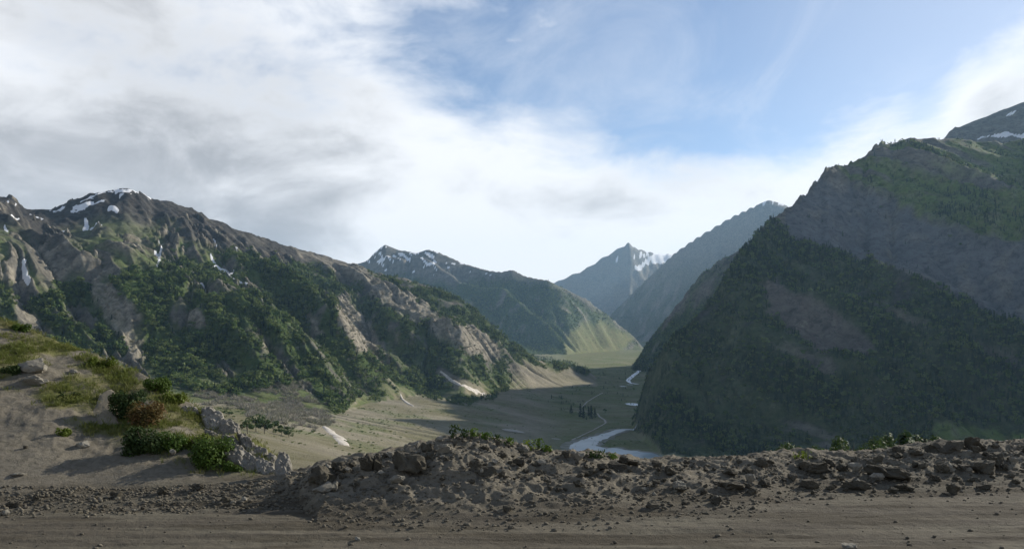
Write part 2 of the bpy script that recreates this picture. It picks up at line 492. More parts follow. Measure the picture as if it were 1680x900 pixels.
forest = np.where(np.isin(OWN, (5, 6)), ff * sstep(NP + 0.5, 0.1, 0.4), forest)
fr = poly([(1175, 480), (1205, 425), (1230, 398), (1262, 372), (1288, 372), (1300, 400), (1360, 418), (1440, 440), (1530, 476), (1620, 520), (1720, 560), (1840, 600), (1840, 800), (1040, 800), (1030, 690), (1055, 600), (1110, 555)], 6, (0, 7))
brown = poly([(1248, 476), (1270, 463), (1300, 478), (1345, 500), (1392, 532), (1432, 566), (1440, 582), (1390, 588), (1345, 580), (1300, 548), (1262, 512)], 6, (7,))
brown = mx(brown, 0.7 * poly([(1440, 500), (1480, 512), (1530, 540), (1500, 545), (1460, 520)], 8, (7,)))
brown = mx(brown, 0.6 * poly([(1590, 560), (1640, 580), (1700, 600), (1680, 620), (1620, 600)], 10, (7,)))
grassy_low = poly([(1530, 700), (1560, 692), (1600, 705), (1660, 712), (1760, 700), (1760, 760), (1530, 760)], 8, (7,))
forest = np.where(right, fr * (1 - brown) * (1 - grassy_low) * sstep(NP + 0.62 + 0.25 * NF, 0.0, 0.4), forest)
gtop = 1.0 * poly([(1352, 276), (1400, 268), (1450, 240), (1560, 232), (1840, 232), (1840, 470), (1690, 402), (1600, 384), (1520, 362), (1440, 322), (1380, 305)], 8, (7,))
forest = np.where(right, mx(forest, gtop * 0.5 * sstep(streak + 0.35 * NF, 0.08, 0.35)), forest)
skyedge = right & (PX > 1200) & (PX < 1290)
floor_trees = poly([(880, 650), (930, 652), (1000, 664), (990, 682), (940, 680)], 5, (0,)) * 0.5
floor_trees = mx(floor_trees, poly([(915, 612), (1000, 608), (1060, 602), (1050, 640), (1000, 660), (920, 640)], 5, (0, 7)) * 0.35)
forest = np.where(OWN == 0, mx(forest, floor_trees * sstep(NF, -0.1, 0.3)), forest)

# ---- bare pale rock, scree, brown earth
tan = bare * 0.9
tan = mx(tan, line([(205, 500), (212, 540), (205, 575), (222, 600)], [5, 12, 10, 14], 6))
tan = mx(tan, poly([(536, 428), (580, 437), (612, 452), (606, 474), (588, 472), (560, 450)], 4, (1,)) * 0.95)
tan = mx(tan, poly([(470, 408), (540, 428), (555, 455), (530, 455), (500, 430)], 5, (1,)) * 0.6)
tan = mx(tan, line([(378, 546), (402, 570), (420, 592), (436, 606)], [3, 4, 4, 3], 3))
tan = mx(tan, ROCKY * left * sstep(NF, -0.1, 0.3) * 0.75)
tan = mx(tan, ROCKY * centre * sstep(NF, 0.0, 0.3) * 0.45)
tan = tan * (1 - 0.85 * low_wood)
tan = np.where(np.isin(OWN, (4, 5)), 0.5, tan)  # far ranges paled in colour to stand for thicker haze
tan = np.where(right, ROCKY * sstep(NF, 0.05, 0.4) * 0.3, tan)
scree = poly([(1285, 368), (1300, 340), (1345, 296), (1380, 306), (1440, 326), (1520, 366), (1600, 388), (1690, 406), (1840, 470), (1840, 590), (1690, 545), (1600, 505), (1530, 470), (1440, 436), (1360, 414), (1300, 396)], 6, (7,))
scree = mx(scree, poly([(30, 430), (46, 420), (48, 470), (40, 500), (25, 470)], 5, (1,)) * 0.8)
scree = mx(scree, np.isin(OWN, (4, 5)) * sstep(PY, 470, 400) * 0.8)
CRL = np.interp(PX, [c_[0] for c_ in MOUNTAINS[0]['crest']], [c_[1] for c_ in MOUNTAINS[0]['crest']])
BELOW = PY - CRL                             # how far below the left ridge line
# ---- green and olive slopes
grass = gtop * sstep(streak + 0.3 * NF, -0.30, 0.05)
grass = mx(grass, poly([(930, 545), (985, 524), (1038, 552), (1012, 582), (935, 590)], 5, (0, 2)) * 1.0)
grass = mx(grass, grassy_low)
grass = mx(grass, left * sstep(BELOW + 30 * NP, 38, 75) * (1 - ROCKY) * 0.75 * (1 - forest))
grass = mx(grass, centre * sstep(PY, 440, 500) * (1 - ROCKY) * 0.6)
meadow = poly([(928, 548), (985, 526), (1038, 552), (1010, 582), (928, 592)], 5, (0, 2, 5, 6))
# ---- alluvial fans and valley floor
fan = np.where(OWN == 0, 1.0, 0.0) * sstep(Y, 250, 600)
fan = mx(fan, left * sstep(RELm, 0.45, 0.1))
fan = mx(fan, poly([(840, 590), (880, 575), (960, 602), (960, 625), (900, 622), (860, 610)], 5, (0, 1)) * 0.8)
grass = mx(grass, (OWN == 0) * sstep(PX, 860, 940) * sstep(Y, 1500, 2200) * (0.40 + 0.35 * sstep(NP, -0.2, 0.2)))
grass = mx(grass, (OWN == 0) * sstep(NP + 0.3 * NF, 0.05, 0.4) * 0.45 * sstep(Y, 400, 800))
# ---- dark summit rock, with the cloud shadow over it put into its colour
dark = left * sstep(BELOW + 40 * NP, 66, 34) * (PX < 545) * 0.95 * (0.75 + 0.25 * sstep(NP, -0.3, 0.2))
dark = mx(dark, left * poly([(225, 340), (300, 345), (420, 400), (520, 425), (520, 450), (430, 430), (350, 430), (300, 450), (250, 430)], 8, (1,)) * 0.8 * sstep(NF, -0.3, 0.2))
# ---- snow
hi = np.clip((370 - PY) / 60, 0, 1)
snow = left * sstep(fbm(X / 30, Y / 45, 4, 91) + 0.35 * sstep(PY, 335, 312) - 0.25 * (SL > 0.9), 0.36, 0.48) * sstep(PY, 350, 322)
snow = mx(snow, poly([(80, 348), (110, 342), (150, 340), (152, 346), (118, 356), (90, 356)], 2.5, (1,)) * sstep(NF, -0.2, 0.0))
for pts, wd in (([(140, 366), (143, 374), (136, 378)], [5, 9, 4]), ([(150, 378), (164, 372)], [3, 4]), ([(104, 383), (112, 383)], [4, 4]), ([(180, 350), (192, 352)], [6, 7]),
                ([(8, 376), (12, 382)], [4, 3]), ([(5, 345), (12, 348)], [5, 3]), ([(24, 355), (30, 352)], [3, 3]), ([(49, 356), (49, 358)], [3, 3]), ([(133, 338), (147, 330)], [2, 3]), ([(160, 322), (172, 318)], [2, 3]),
                ([(42, 430), (38, 440), (43, 460), (46, 472)], [4, 6, 12, 7]), ([(262, 410), (266, 408)], [5, 5]), ([(256, 420), (258, 428)], [6, 5]), ([(300, 432), (301, 433)], [3, 3]),
                ([(316, 462), (328, 472), (336, 490)], [2, 5, 3]), ([(346, 424), (352, 438), (372, 452), (398, 470)], [3, 7, 4, 4]), ([(404, 474), (412, 478)], [5, 3]), ([(344, 377), (347, 379)], [3, 3]), ([(388, 417), (392, 419)], [3, 3]), ([(150, 345), (170, 338)], [3, 4]), ([(196, 316), (214, 320)], [4, 4]), ([(232, 324), (246, 332)], [3, 3]), ([(268, 416), (262, 428), (258, 440)], [3, 5, 3]), ([(350, 402), (356, 412)], [2, 2]), ([(432, 500), (440, 512)], [3, 2]), ([(20, 372), (30, 378)], [4, 3]), ([(60, 362), (70, 366)], [3, 3])):
    snow = mx(snow, line(pts, wd, 2.5, (1,)))
snow = np.where(OWN == 3, sstep(fbm(X / 150, Y / 150, 4, 93), -0.35, 0.0), snow)
snow = np.where(centre, sstep(fbm((X + Z) / 90, (Y) / 200, 4, 95) + 0.25 * sstep(PY, 450, 405), 0.33, 0.45) * sstep(PY, 470, 440), snow)
snow = mx(snow, line([(692, 424), (700, 436), (716, 432)], [4, 5, 4], 3, (2,)))
for pts, wd in (([(1035, 440), (1045, 441), (1056, 438)], [6, 9, 6]), ([(1056, 432), (1080, 427), (1108, 420)], [5, 12, 11]), ([(1040, 412), (1060, 416), (1090, 419)], [2, 3, 4]), ([(1012, 424), (1013, 425)], [5, 5]), ([(1040, 424), (1056, 420), (1072, 422)], [3, 5, 4]), ([(1022, 420), (1023, 421)], [3, 3])):
    snow = mx(snow, line(pts, wd, 3, (4,)))
snow = mx(snow, np.isin(OWN, (5,)) * sstep(PY, 345, 330) * sstep(NF, 0.0, 0.25))
snow = mx(snow, line([(1602, 230), (1630, 228), (1650, 225), (1760, 226)], [2, 4, 8, 8], 3, (8, 7)))
snow = mx(snow, line([(1652, 192), (1670, 186)], [4, 3], 3, (8,)))
fcolour = forest * (1 - snow) * (1 - meadow)
for pts, wd in (([(722, 609), (738, 622), (756, 633), (775, 641), (796, 647)], [14, 20, 22, 20, 12]), ([(657, 647), (661, 655), (670, 662), (678, 666)], [12, 16, 16, 12])):
    forest = forest * (1 - line(pts, wd, 5))
    fcolour = fcolour * (1 - line(pts, wd, 5))
gap = sstep(streak + 0.25 * NF, -0.18, -0.42) * sstep(PX, 1230, 1330)        # bare streaks between the tree bands
forest = np.where(right, forest * sstep(streak, -0.40, 0.10) * (1 - gap), forest)
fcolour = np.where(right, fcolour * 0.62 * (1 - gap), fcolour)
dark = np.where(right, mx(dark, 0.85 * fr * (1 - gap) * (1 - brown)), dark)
brown = brown * (0.65 + 0.35 * sstep(NF, -0.2, 0.2))
forest = forest * (1 - snow) * (1 - meadow)
# ---- fine relief
amp = np.clip(RELm, 0, 1)
foot = Y / 400.0
det = np.zeros_like(Z)
for wl, a in ((150, 15), (75, 10), (37, 7.5), (18, 4.6), (9, 2.4)):
    fade = sstep(wl / foot, 1.6, 3.5)
    r = 1 - 2.2 * np.abs(gnoise((X + 0.7 * Z) / wl, (Y - 0.7 * Z) / wl, int(200 + wl)))
    det += a * fade * r
crestless = 1.0
Z = Z + det * np.clip(Y / 3800, 0.3, 1) * amp * (0.30 + 0.9 * ROCKY + 0.35 * dark + 0.35 * tan) * (1 - 0.72 * np.clip(scree + brown, 0, 1)) * (1 - 0.9 * meadow)
Z = Z + (1 - amp) * sstep(Y, 200, 500) * 0.8 * gnoise(X / 25, Y / 25, 301)
# bedding ledges across the slabs of the right-hand mountain
Z = Z + right * scree * amp * 4.0 * ridged((X * 0.45 + Y * 0.2 + Z * 1.0) / 150, (X - Y) / 1400, 3, 320)
# ribs and chutes down the bare cliffs
acr, alo = X * 0.70 + Y * 0.72 + 14 * fbm(X / 70, Y / 70, 3, 330), -X * 0.72 + Y * 0.70
ribs = 0
for wl, a in ((130, 13), (62, 9), (30, 5)):
    ribs = ribs + a * sstep(wl / foot, 1.8, 4) * (1 - 2.4 * np.abs(gnoise(acr / wl, alo / (wl * 5), 340 + wl)))
Z = Z + ribs * amp * np.clip(Y / 4200, 0.2, 1) * np.clip(0.9 * dark + 0.6 * tan + 0.5 * ROCKY, 0, 1.1) * np.isin(OWN, (1, 2, 4)) * sstep(BELOW * left + 30 * (1 - left), 4, 22)
bed = PY - 0.40 * PX + 7 * fbm(X / 200, Y / 200, 3, 350)
Z = Z - right * np.clip(scree + 0.4 * gtop, 0, 1) * amp * 17.0 * (np.clip(ridged(bed / 26, PX / 330, 3, 352) - 0.36, 0, 1) * 1.7)
gx, gy = grad(Z)
SL = np.hypot(gx, gy)
PY = HOR - F * Z / Y
print('masks', round(time.time() - T0, 1))

# ------------------------------------------------------------------ materials
def new_mat(name):
    m = bpy.data.materials.new(name)
    m.use_nodes = True
    t = m.node_tree
    b = t.nodes['Principled BSDF']
    b.inputs['Specular IOR Level'].default_value = 0.25
    b.inputs['Roughness'].default_value = 0.9
    return m, t, b


class NT:
    """small shorthand for shader trees"""

    def __init__(s, t):
        s.t, s.L = t, t.links

    def n(s, kind, **kw):
        n = s.t.nodes.new(kind)
        for k, v in kw.items():
            setattr(n, k, v)
        return n

    def put(s, sock, v):
        if isinstance(v, (int, float)):
            sock.default_value = v
        elif isinstance(v, tuple):
            sock.default_value = (*v, 1) if len(v) == 3 and len(sock.default_value) == 4 else v
        else:
            s.L.new(v, sock)

    def mix(s, f, a, b, mode='MIX'):
        n = s.n('ShaderNodeMix', data_type='RGBA', blend_type=mode)
        s.put(n.inputs[0], f), s.put(n.inputs[6], a), s.put(n.inputs[7], b)
        return n.outputs[2]

    def math(s, op, a, b=0.0, clamp=False):
        n = s.n('ShaderNodeMath', operation=op)
        n.use_clamp = clamp
        s.put(n.inputs[0], a), s.put(n.inputs[1], b)
        return n.outputs[0]

    def ramp(s, v, a, b, lo=0.0, hi=1.0):
        n = s.n('ShaderNodeMapRange', interpolation_type='SMOOTHSTEP')
        s.put(n.inputs['Value'], v)
        for k, x in (('From Min', a), ('From Max', b), ('To Min', lo), ('To Max', hi)):
            n.inputs[k].default_value = x
        return n.outputs[0]

    def noise(s, scale, detail=6, rough=0.6, dist=0.0, stretch=None, vec=None):
        n = s.n('ShaderNodeTexNoise')
        n.inputs['Scale'].default_value, n.inputs['Detail'].default_value = scale, detail
        n.inputs['Roughness'].default_value, n.inputs['Distortion'].default_value = rough, dist
        g = vec or s.geo()
        if stretch:
            m = s.n('ShaderNodeMapping')
            m.inputs['Scale'].default_value = stretch
            s.L.new(g, m.inputs[0])
            g = m.outputs[0]
        s.L.new(g, n.inputs['Vector'])
        return n.outputs[0]

    def geo(s):
        return s.n('ShaderNodeNewGeometry').outputs['Position']

    def attr(s, name):
        a = s.n('ShaderNodeAttribute', attribute_name=name)
        sp = s.n('ShaderNodeSeparateColor')
        s.L.new(a.outputs['Color'], sp.inputs[0])
        return sp.outputs[0], sp.outputs[1], sp.outputs[2], a.outputs['Alpha']

    def bump(s, h, dist, strength=1.0):
        b = s.n('ShaderNodeBump')
        b.inputs['Distance'].default_value, b.inputs['Strength'].default_value = dist, strength
        s.L.new(h, b.inputs['Height'])
        return b.outputs[0]


M = {}
m, t, b = new_mat('mountain_ground')
q = NT(t)
fo, gr, scr, sn = q.attr('cover_a')
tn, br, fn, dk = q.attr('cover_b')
md = q.attr('cover_c')[0]
n1 = q.noise(0.012, 8, 0.62)
n2 = q.noise(0.05, 8, 0.65, 0.3)
n3 = q.noise(0.0035, 5, 0.55)
strat = q.noise(0.02, 6, 0.6, 0.4, (1.0, 1.0, 5.0))
v1, v2, v3 = q.ramp(n1, 0.3, 0.7), q.ramp(n2, 0.32, 0.68), q.ramp(n3, 0.35, 0.65)
rock = q.mix(v1, (0.08, 0.077, 0.066), (0.16, 0.148, 0.12))
rock = q.mix(q.ramp(strat, 0.5, 0.75, 0, 0.6), rock, (0.24, 0.21, 0.165))
c = q.mix(dk, rock, q.mix(v2, (0.022, 0.022, 0.024), (0.055, 0.050, 0.045)))  # dark rock colour, deepened to hold the summit's cloud shadow
c = q.mix(q.math('MULTIPLY', fn, 0.96), c, q.mix(v3, q.mix(v2, (0.15, 0.14, 0.07), (0.215, 0.195, 0.12)), q.mix(v1, (0.235, 0.21, 0.15), (0.30, 0.27, 0.20))))
c = q.mix(gr, c, q.mix(v2, (0.085, 0.125, 0.028), q.mix(v1, (0.13, 0.13, 0.055), (0.105, 0.155, 0.036))))
c = q.mix(scr, c, q.mix(v1, (0.088, 0.092, 0.096), (0.132, 0.135, 0.138)))
c = q.mix(br, c, q.mix(v2, (0.085, 0.074, 0.063), (0.132, 0.114, 0.097)))
c = q.mix(tn, c, q.mix(v2, (0.18, 0.162, 0.122), (0.34, 0.305, 0.24)))
c = q.mix(md, c, q.mix(v1, (0.135, 0.15, 0.055), (0.175, 0.165, 0.075)))
c = q.mix(fo, c, q.mix(v2, (0.045, 0.075, 0.018), (0.075, 0.10, 0.03)))
c = q.mix(q.ramp(sn, 0.35, 0.65), c, (0.78, 0.79, 0.80))
crk = q.noise(0.035, 12, 0.78, 0.6)
shade = q.ramp(crk, 0.34, 0.56, 0.45, 1.12)
mul = q.n('ShaderNodeVectorMath', operation='SCALE')
t.links.new(c, mul.inputs[0])
t.links.new(q.mix(q.math('MAXIMUM', fn, q.ramp(sn, 0.3, 0.6)), shade, q.ramp(crk, 0.3, 0.65, 0.86, 1.06)), mul.inputs['Scale'])
t.links.new(mul.outputs[0], b.inputs['Base Color'])
t.links.new(q.bump(q.noise(0.06, 12, 0.78, 0.4), 9.0, 0.9), b.inputs['Normal'])
b.inputs['Specular IOR Level'].default_value = 0.08
M['ground'] = m


# ------------------------------------------------------------------ mesh building
def link(o, parent=None, **props):
    COL.objects.link(o)
    if parent:
        o.parent = parent
    for k_, v_ in props.items():
        o[k_] = v_
    return o


def grid_mesh(name, V, quads, mat, attrs=None, smooth=True):
    """V: n x 3, quads: m x 4 (indices into V); keeps only the vertices that are used"""
    used = np.zeros(len(V), bool)
    used[quads.ravel()] = True
    remap = np.cumsum(used) - 1
    q_ = remap[quads].astype(np.int32)
    v_ = V[used].astype(f32)
    me = bpy.data.meshes.new(name)
    me.vertices.add(len(v_))
    me.vertices.foreach_set('co', v_.ravel())
    me.loops.add(q_.size)
    me.loops.foreach_set('vertex_index', q_.ravel())
    me.polygons.add(len(q_))
    me.polygons.foreach_set('loop_start', np.arange(0, q_.size, 4, dtype=np.int32))
    me.polygons.foreach_set('use_smooth', np.full(len(q_), smooth))
    me.update(calc_edges=True)
    me.materials.append(mat)
    for an, arr in (attrs or {}).items():
        a = me.attributes.new(an, 'FLOAT_COLOR', 'POINT')
        a.data.foreach_set('color', arr[used].astype(f32).ravel())
    return me


nr, nc = Z.shape
ii = np.arange(nr * nc).reshape(nr, nc)
quads = np.stack([ii[:-1, :-1], ii[:-1, 1:], ii[1:, 1:], ii[1:, :-1]], -1).reshape(-1, 4)
V = np.stack([X, Y, Z], -1).reshape(-1, 3)
cl = lambda a: np.clip(a, 0, 1).ravel()
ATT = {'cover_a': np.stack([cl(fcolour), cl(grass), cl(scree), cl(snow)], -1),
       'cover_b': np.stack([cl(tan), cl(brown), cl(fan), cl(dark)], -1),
       'cover_c': np.stack([cl(meadow)] * 4, -1)}
face_own = OWN[:-1, :-1].ravel()
# the low ground beside the camera and the wide floor beyond belong to one sheet
SETTING = {0: ('valley_floor', 'valley floor with pale grassy alluvial fans sloping down to the river', 'valley'),
           1: ('mountain_left', 'dark snow-flecked mountain whose forested spurs fall to the valley on the left', 'mountain'),
           2: ('mountain_centre', 'blue-grey rocky ridge with snow streaks behind the forested left mountain', 'mountain'),
           3: ('mountain_snowy', 'tiny pale snow-covered peak just behind the long left ridge', 'mountain'),
           4: ('mountain_far', 'hazy far pointed peak with snow patches closing the valley', 'mountain'),
           5: ('mountain_right_far', 'hazy blue triangular mountain behind the big shaded right mountain', 'mountain'),
           6: ('mountain_right_shoulder', 'hazy forested shoulder between the far blue mountain and the dark right slope', 'mountain'),
           7: ('mountain_right', 'huge shaded mountain with grey slabs, green top and dark forest on the right', 'mountain'),
           8: ('mountain_right_peak', 'dark peak reaching into the cloud at the upper right corner', 'mountain')}
TERRAIN = {}
for k, (nm, lab, cat) in SETTING.items():
    sel = (face_own == k) & (V[quads[:, 0], 0] > -7000) & (V[quads[:, 1], 0] < 9000)      # nothing beyond the surveyed ground
    if not sel.any():
        continue
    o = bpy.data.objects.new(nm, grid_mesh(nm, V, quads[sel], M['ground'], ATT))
    link(o, kind='structure', label=lab, category=cat)
    TERRAIN[nm] = o
print('terrain', round(time.time() - T0, 1), len(quads))
# ------------------------------------------------------------------ looking things up on the terrain
INFR = (cols > -60) & (cols < 1740)
RUN = np.maximum.accumulate(Z / Y, axis=0)                       # skyline so far, by column
VIS = (Z + 22.0) / Y >= RUN - 1e-6                               # seen, or within a tree's height of being seen


def terr_h(px, y):
    """height of the built terrain at column px and depth y"""
    c_ = np.clip(np.searchsorted(cols, px) - 1, 0, nc - 2)
    r_ = np.clip(np.searchsorted(rows, y) - 1, 0, nr - 2)
    u = np.clip((px - cols[c_]) / (cols[c_ + 1] - cols[c_]), 0, 1)
    v = np.clip((y - rows[r_]) / (rows[r_ + 1] - rows[r_]), 0, 1)
    return (Z[r_, c_] * (1 - u) + Z[r_, c_ + 1] * u) * (1 - v) + (Z[r_ + 1, c_] * (1 - u) + Z[r_ + 1, c_ + 1] * u) * v


def terr_hit(px, py, ymin=300.0):
    """where the sight line through a photo position meets the terrain: (x, y, z)"""
    c_ = int(np.clip(np.searchsorted(cols, px), 0, nc - 1))
    ok = np.nonzero((PY[:, c_] <= py) & (rows > ymin))[0]
    y = rows[ok[0]] if len(ok) else 3000.0
    return ((px - 840) / F * y, y, float(terr_h(np.array(px, float), np.array(y, float))))


def ribbon(name, pts, mat, lift, n=60, floor=None, **props):
    """a flat strip that follows the ground; pts = (column, row, half width in metres)"""
    P = []
    for px, py, w in pts:
        if floor is not None:
            y = -floor * F / (py - HOR)
        else:
            y = terr_hit(px, py)[1]
        P.append(((px - 840) / F * y, y, w))
    P = np.array(P, float)
    d = np.concatenate([[0], np.cumsum(np.hypot(*np.diff(P[:, :2], axis=0).T))])
    tt = np.linspace(0, d[-1], n)
    C = np.stack([np.interp(tt, d, P[:, j]) for j in range(3)], -1)
    for _ in range(3):
        C[1:-1] = (C[:-2] + 2 * C[1:-1] + C[2:]) / 4
    tg = np.gradient(C[:, :2], axis=0)
    nn = np.stack([-tg[:, 1], tg[:, 0]], -1) / (np.linalg.norm(tg, axis=1, keepdims=True) + 1e-6)
    wob = 1 + 0.35 * fbm(tt / (d[-1] / 14), tt * 0, 3, 400 + len(pts))
    across = np.linspace(-1, 1, 7)
    G = C[:, None, :2] + nn[:, None, :] * (across[None, :, None] * (C[:, 2] * wob)[:, None, None])
    gx_, gy_ = G[..., 0], G[..., 1]
    gz = terr_h(840 + F * gx_ / gy_, gy_) + lift if floor is None else np.full(gx_.shape, floor + lift)
    VV = np.stack([gx_, gy_, gz], -1).reshape(-1, 3)
    a = np.arange(n * 7).reshape(n, 7)
    Q = np.stack([a[:-1, :-1], a[:-1, 1:], a[1:, 1:], a[1:, :-1]], -1).reshape(-1, 4)
    o = bpy.data.objects.new(name, grid_mesh(name, VV, Q, mat))
    return link(o, **props)


m, t, b = new_mat('river_water')
q = NT(t)
q.put(b.inputs['Base Color'], q.mix(q.ramp(q.noise(0.02, 5, 0.6), 0.35, 0.65), (0.20, 0.26, 0.29), (0.13, 0.18, 0.20)))
b.inputs['Roughness'].default_value = 0.35
b.inputs['Specular IOR Level'].default_value = 0.25
q.put(b.inputs['Normal'], q.bump(q.noise(0.25, 4, 0.6), 0.4, 0.25))
M['water'] = m
m, t, b = new_mat('white_water')
q = NT(t)
q.put(b.inputs['Base Color'], q.mix(q.ramp(q.noise(0.05, 5, 0.6), 0.35, 0.65), (0.45, 0.5, 0.53), (0.75, 0.78, 0.8)))
b.inputs['Roughness'].default_value = 0.4
M['whitewater'] = m
m, t, b = new_mat('track_gravel')
q = NT(t)
q.put(b.inputs['Base Color'], q.mix(q.noise(0.08, 5, 0.6), (0.26, 0.24, 0.20), (0.38, 0.35, 0.30)))
M['track'] = m
m, t, b = new_mat('old_snow')
q = NT(t)
q.put(b.inputs['Base Color'], q.mix(q.ramp(q.noise(0.10, 8, 0.65), 0.4, 0.7), (0.52, 0.48, 0.42), (0.28, 0.24, 0.19)))
b.inputs['Roughness'].default_value = 0.7
q.put(b.inputs['Normal'], q.bump(q.noise(0.2, 6, 0.6), 1.0, 0.5))
M['snow'] = m

m, t, b = new_mat('river_gravel')
q = NT(t)
q.put(b.inputs['Base Color'], q.mix(q.ramp(q.noise(0.03, 9, 0.7, 0.5), 0.4, 0.62), (0.20, 0.19, 0.165), (0.11, 0.115, 0.07)))
M['gravel'] = m
ribbon('gravel_bank', [(1042, 699.5, 26), (1020, 704.5, 32), (995, 713.5, 40), (968, 723.5, 52), (953, 732, 64), (965, 739, 96), (1004, 744, 104), (1050, 748, 80), (1080, 753, 34), (1130, 758, 26)],
       M['gravel'], 1.1, 120, kind='structure', label='grey gravel margin along the wide river loop', category='riverbank')
ribbon('river', [(1042, 700, 12), (1020, 705, 14), (995, 714, 22), (968, 724, 30), (956, 732, 40), (968, 739, 70), (1004, 744, 80), (1050, 748, 60), (1080, 753, 25), (1130, 758, 20)],
       M['water'], 1.6, 120, kind='structure', label='wide pale blue-grey river loop on the shaded valley floor', category='river')
ribbon('stream', [(1052, 602, 16), (1047, 610, 14), (1038, 617, 15), (1030, 624, 14), (1033, 628, 10), (1046, 630, 20)],
       M['whitewater'], 1.6, 60, kind='structure', label='thin white stream zigzagging up the far valley floor', category='stream')
for pts, lab in (([(1018, 634, 14), (1027, 634, 14)], 'small white pool of the braided stream, lower of two'), ([(1030, 631, 12), (1038, 631, 12)], 'small white pool of the braided stream, upper of two'),
                 ([(1031, 664.2, 20), (1036, 664, 70), (1044, 663.8, 90), (1052, 663.6, 60)], 'pale pool at the foot of the dark right mountain')):
    ribbon('pool', pts, M['whitewater'], 1.7, 24, floor=-346.0 if pts[0][1] > 650 else None, kind='structure', label=lab, category='pool')
ribbon('track', [(989, 644, 3.5), (978, 650, 3.5), (962, 660, 3.5), (955, 668, 3.0)], M['track'], 1.4, 50, kind='structure', label='short pale straight piece of track on the shaded valley floor', category='track')
ribbon('track', [(980, 678, 3.0), (984, 684, 4.0), (992, 689, 4.0), (994, 694, 3.5), (978, 703, 3.0), (955, 714, 3.0), (938, 722, 3.0)], M['track'], 1.4, 70, kind='structure',
       label='winding dirt track leading down to the river loop', category='track')


def snow_patch(pts, lift, label, n=70):
    o = ribbon('snow_patch', pts, M['snow'], lift, n, label=label, category='snow patch', group='old snow tongues below the forested slopes')
    # thicker in the middle, edges dug into the ground
    me = o.data
    co = np.empty(len(me.vertices) * 3, f32)
    me.vertices.foreach_get('co', co)
    co = co.reshape(n, 7, 3)
    co[:, :, 2] += np.array([-3.5, -0.6, 0.5, 0.9, 0.5, -0.6, -3.5])[None, :] * min(1, lift)
    co[0, :, 2] -= 4
    co[-1, :, 2] -= 4
    me.vertices.foreach_set('co', co.ravel())
    me.update()
    return o


snow_patch([(722, 609, 5), (738, 622, 10), (756, 633, 12), (775, 641, 11), (796, 647, 3)], 1.5, 'long curved white snow tongue below the forest edge, farthest of three')
snow_patch([(657, 647, 3), (661, 655, 8), (670, 662, 9), (678, 666, 6)], 1.5, 'short narrow snow tongue in a gully mouth, middle of three')
snow_patch([(532, 700, 7), (545, 711, 13), (558, 722, 15), (565, 731, 12)], 1.5, 'broad dirty snow tongue on the grassy slope, nearest of three')
# pale sand mound and sand bar
snd = ribbon('sand_mound', [(826, 706, 10), (836, 707, 20), (848, 708, 22), (860, 710, 12)], M['track'], 2.0, 30, label='pale pink sand mound at the edge of the mountain shadow', category='mound')
ribbon('sand_mound', [(905, 720, 6), (912, 720.5, 10), (920, 721, 6)], M['track'], 2.0, 20, label='small sand mound in the shade beside the track', category='mound')
# ------------------------------------------------------------------ foliage helpers
def leaf_mesh(name, centres, normals, sizes, mat, aspect=1.0, rng=None, bend=0.0):
    """one quad leaf clump per centre; shared layout in a single mesh"""
    rng = rng or np.random.default_rng(1)
    n = len(centres)
    nrm = normals / (np.linalg.norm(normals, axis=1, keepdims=True) + 1e-6)
    a = np.cross(nrm, rng.normal(size=(n, 3)))
    a /= np.linalg.norm(a, axis=1, keepdims=True) + 1e-6
    b_ = np.cross(nrm, a)
    s = sizes[:, None]
    jit = lambda: 1 + 0.35 * rng.uniform(-1, 1, (n, 1))
    V = np.stack([centres - a * s * jit() - b_ * s * aspect * 0.25, centres - b_ * s * aspect * jit() + nrm * s * bend, centres + a * s * jit() + b_ * s * aspect * 0.25, centres + b_ * s * aspect * jit() - nrm * s * bend], 1).reshape(-1, 3)
    Q = np.arange(4 * n).reshape(n, 4)
    return grid_mesh(name, V, Q, mat, smooth=False)


def foliage_mat(name, c1, c2, c3, scale=0.9, transl=0.25):
    m, t, b = new_mat(name)
    q = NT(t)
    oi = q.n('ShaderNodeObjectInfo').outputs['Random']
    col = q.mix(q.ramp(q.noise(scale, 3, 0.6), 0.35, 0.65), c1, c2)
    col = q.mix(q.ramp(oi, 0.15, 0.95, 0, 0.8), col, c3)
    q.put(b.inputs['Base Color'], col)
    b.inputs['Roughness'].default_value = 0.65
    b.inputs['Specular IOR Level'].default_value = 0.15
    tr = q.n('ShaderNodeBsdfTranslucent')
    q.put(tr.inputs[0], col)
    mx_ = q.n('ShaderNodeMixShader')
    mx_.inputs[0].default_value = transl
    t.links.new(b.outputs[0], mx_.inputs[1])
    t.links.new(tr.outputs[0], mx_.inputs[2])
    t.links.new(mx_.outputs[0], t.nodes['Material Output'].inputs['Surface'])
    return m


M['leaf_forest'] = foliage_mat('forest_foliage', (0.045, 0.088, 0.02), (0.10, 0.15, 0.036), (0.165, 0.20, 0.065), 0.02, 0.35)
M['leaf_conifer_far'] = foliage_mat('conifer_foliage', (0.010, 0.024, 0.011), (0.022, 0.044, 0.016), (0.036, 0.060, 0.021), 0.02)  # own dark green of the distant conifers
M['twig'] = foliage_mat('bare_twig', (0.24, 0.215, 0.17), (0.34, 0.31, 0.26), (0.20, 0.20, 0.12), 0.3, 0.05)
m, t, b = new_mat('bark')
q = NT(t)
q.put(b.inputs['Base Color'], q.mix(q.noise(6, 6, 0.6, 0, (3, 3, 0.6)), (0.05, 0.04, 0.03), (0.13, 0.105, 0.08)))
M['bark'] = m
rng = np.random.default_rng(7)


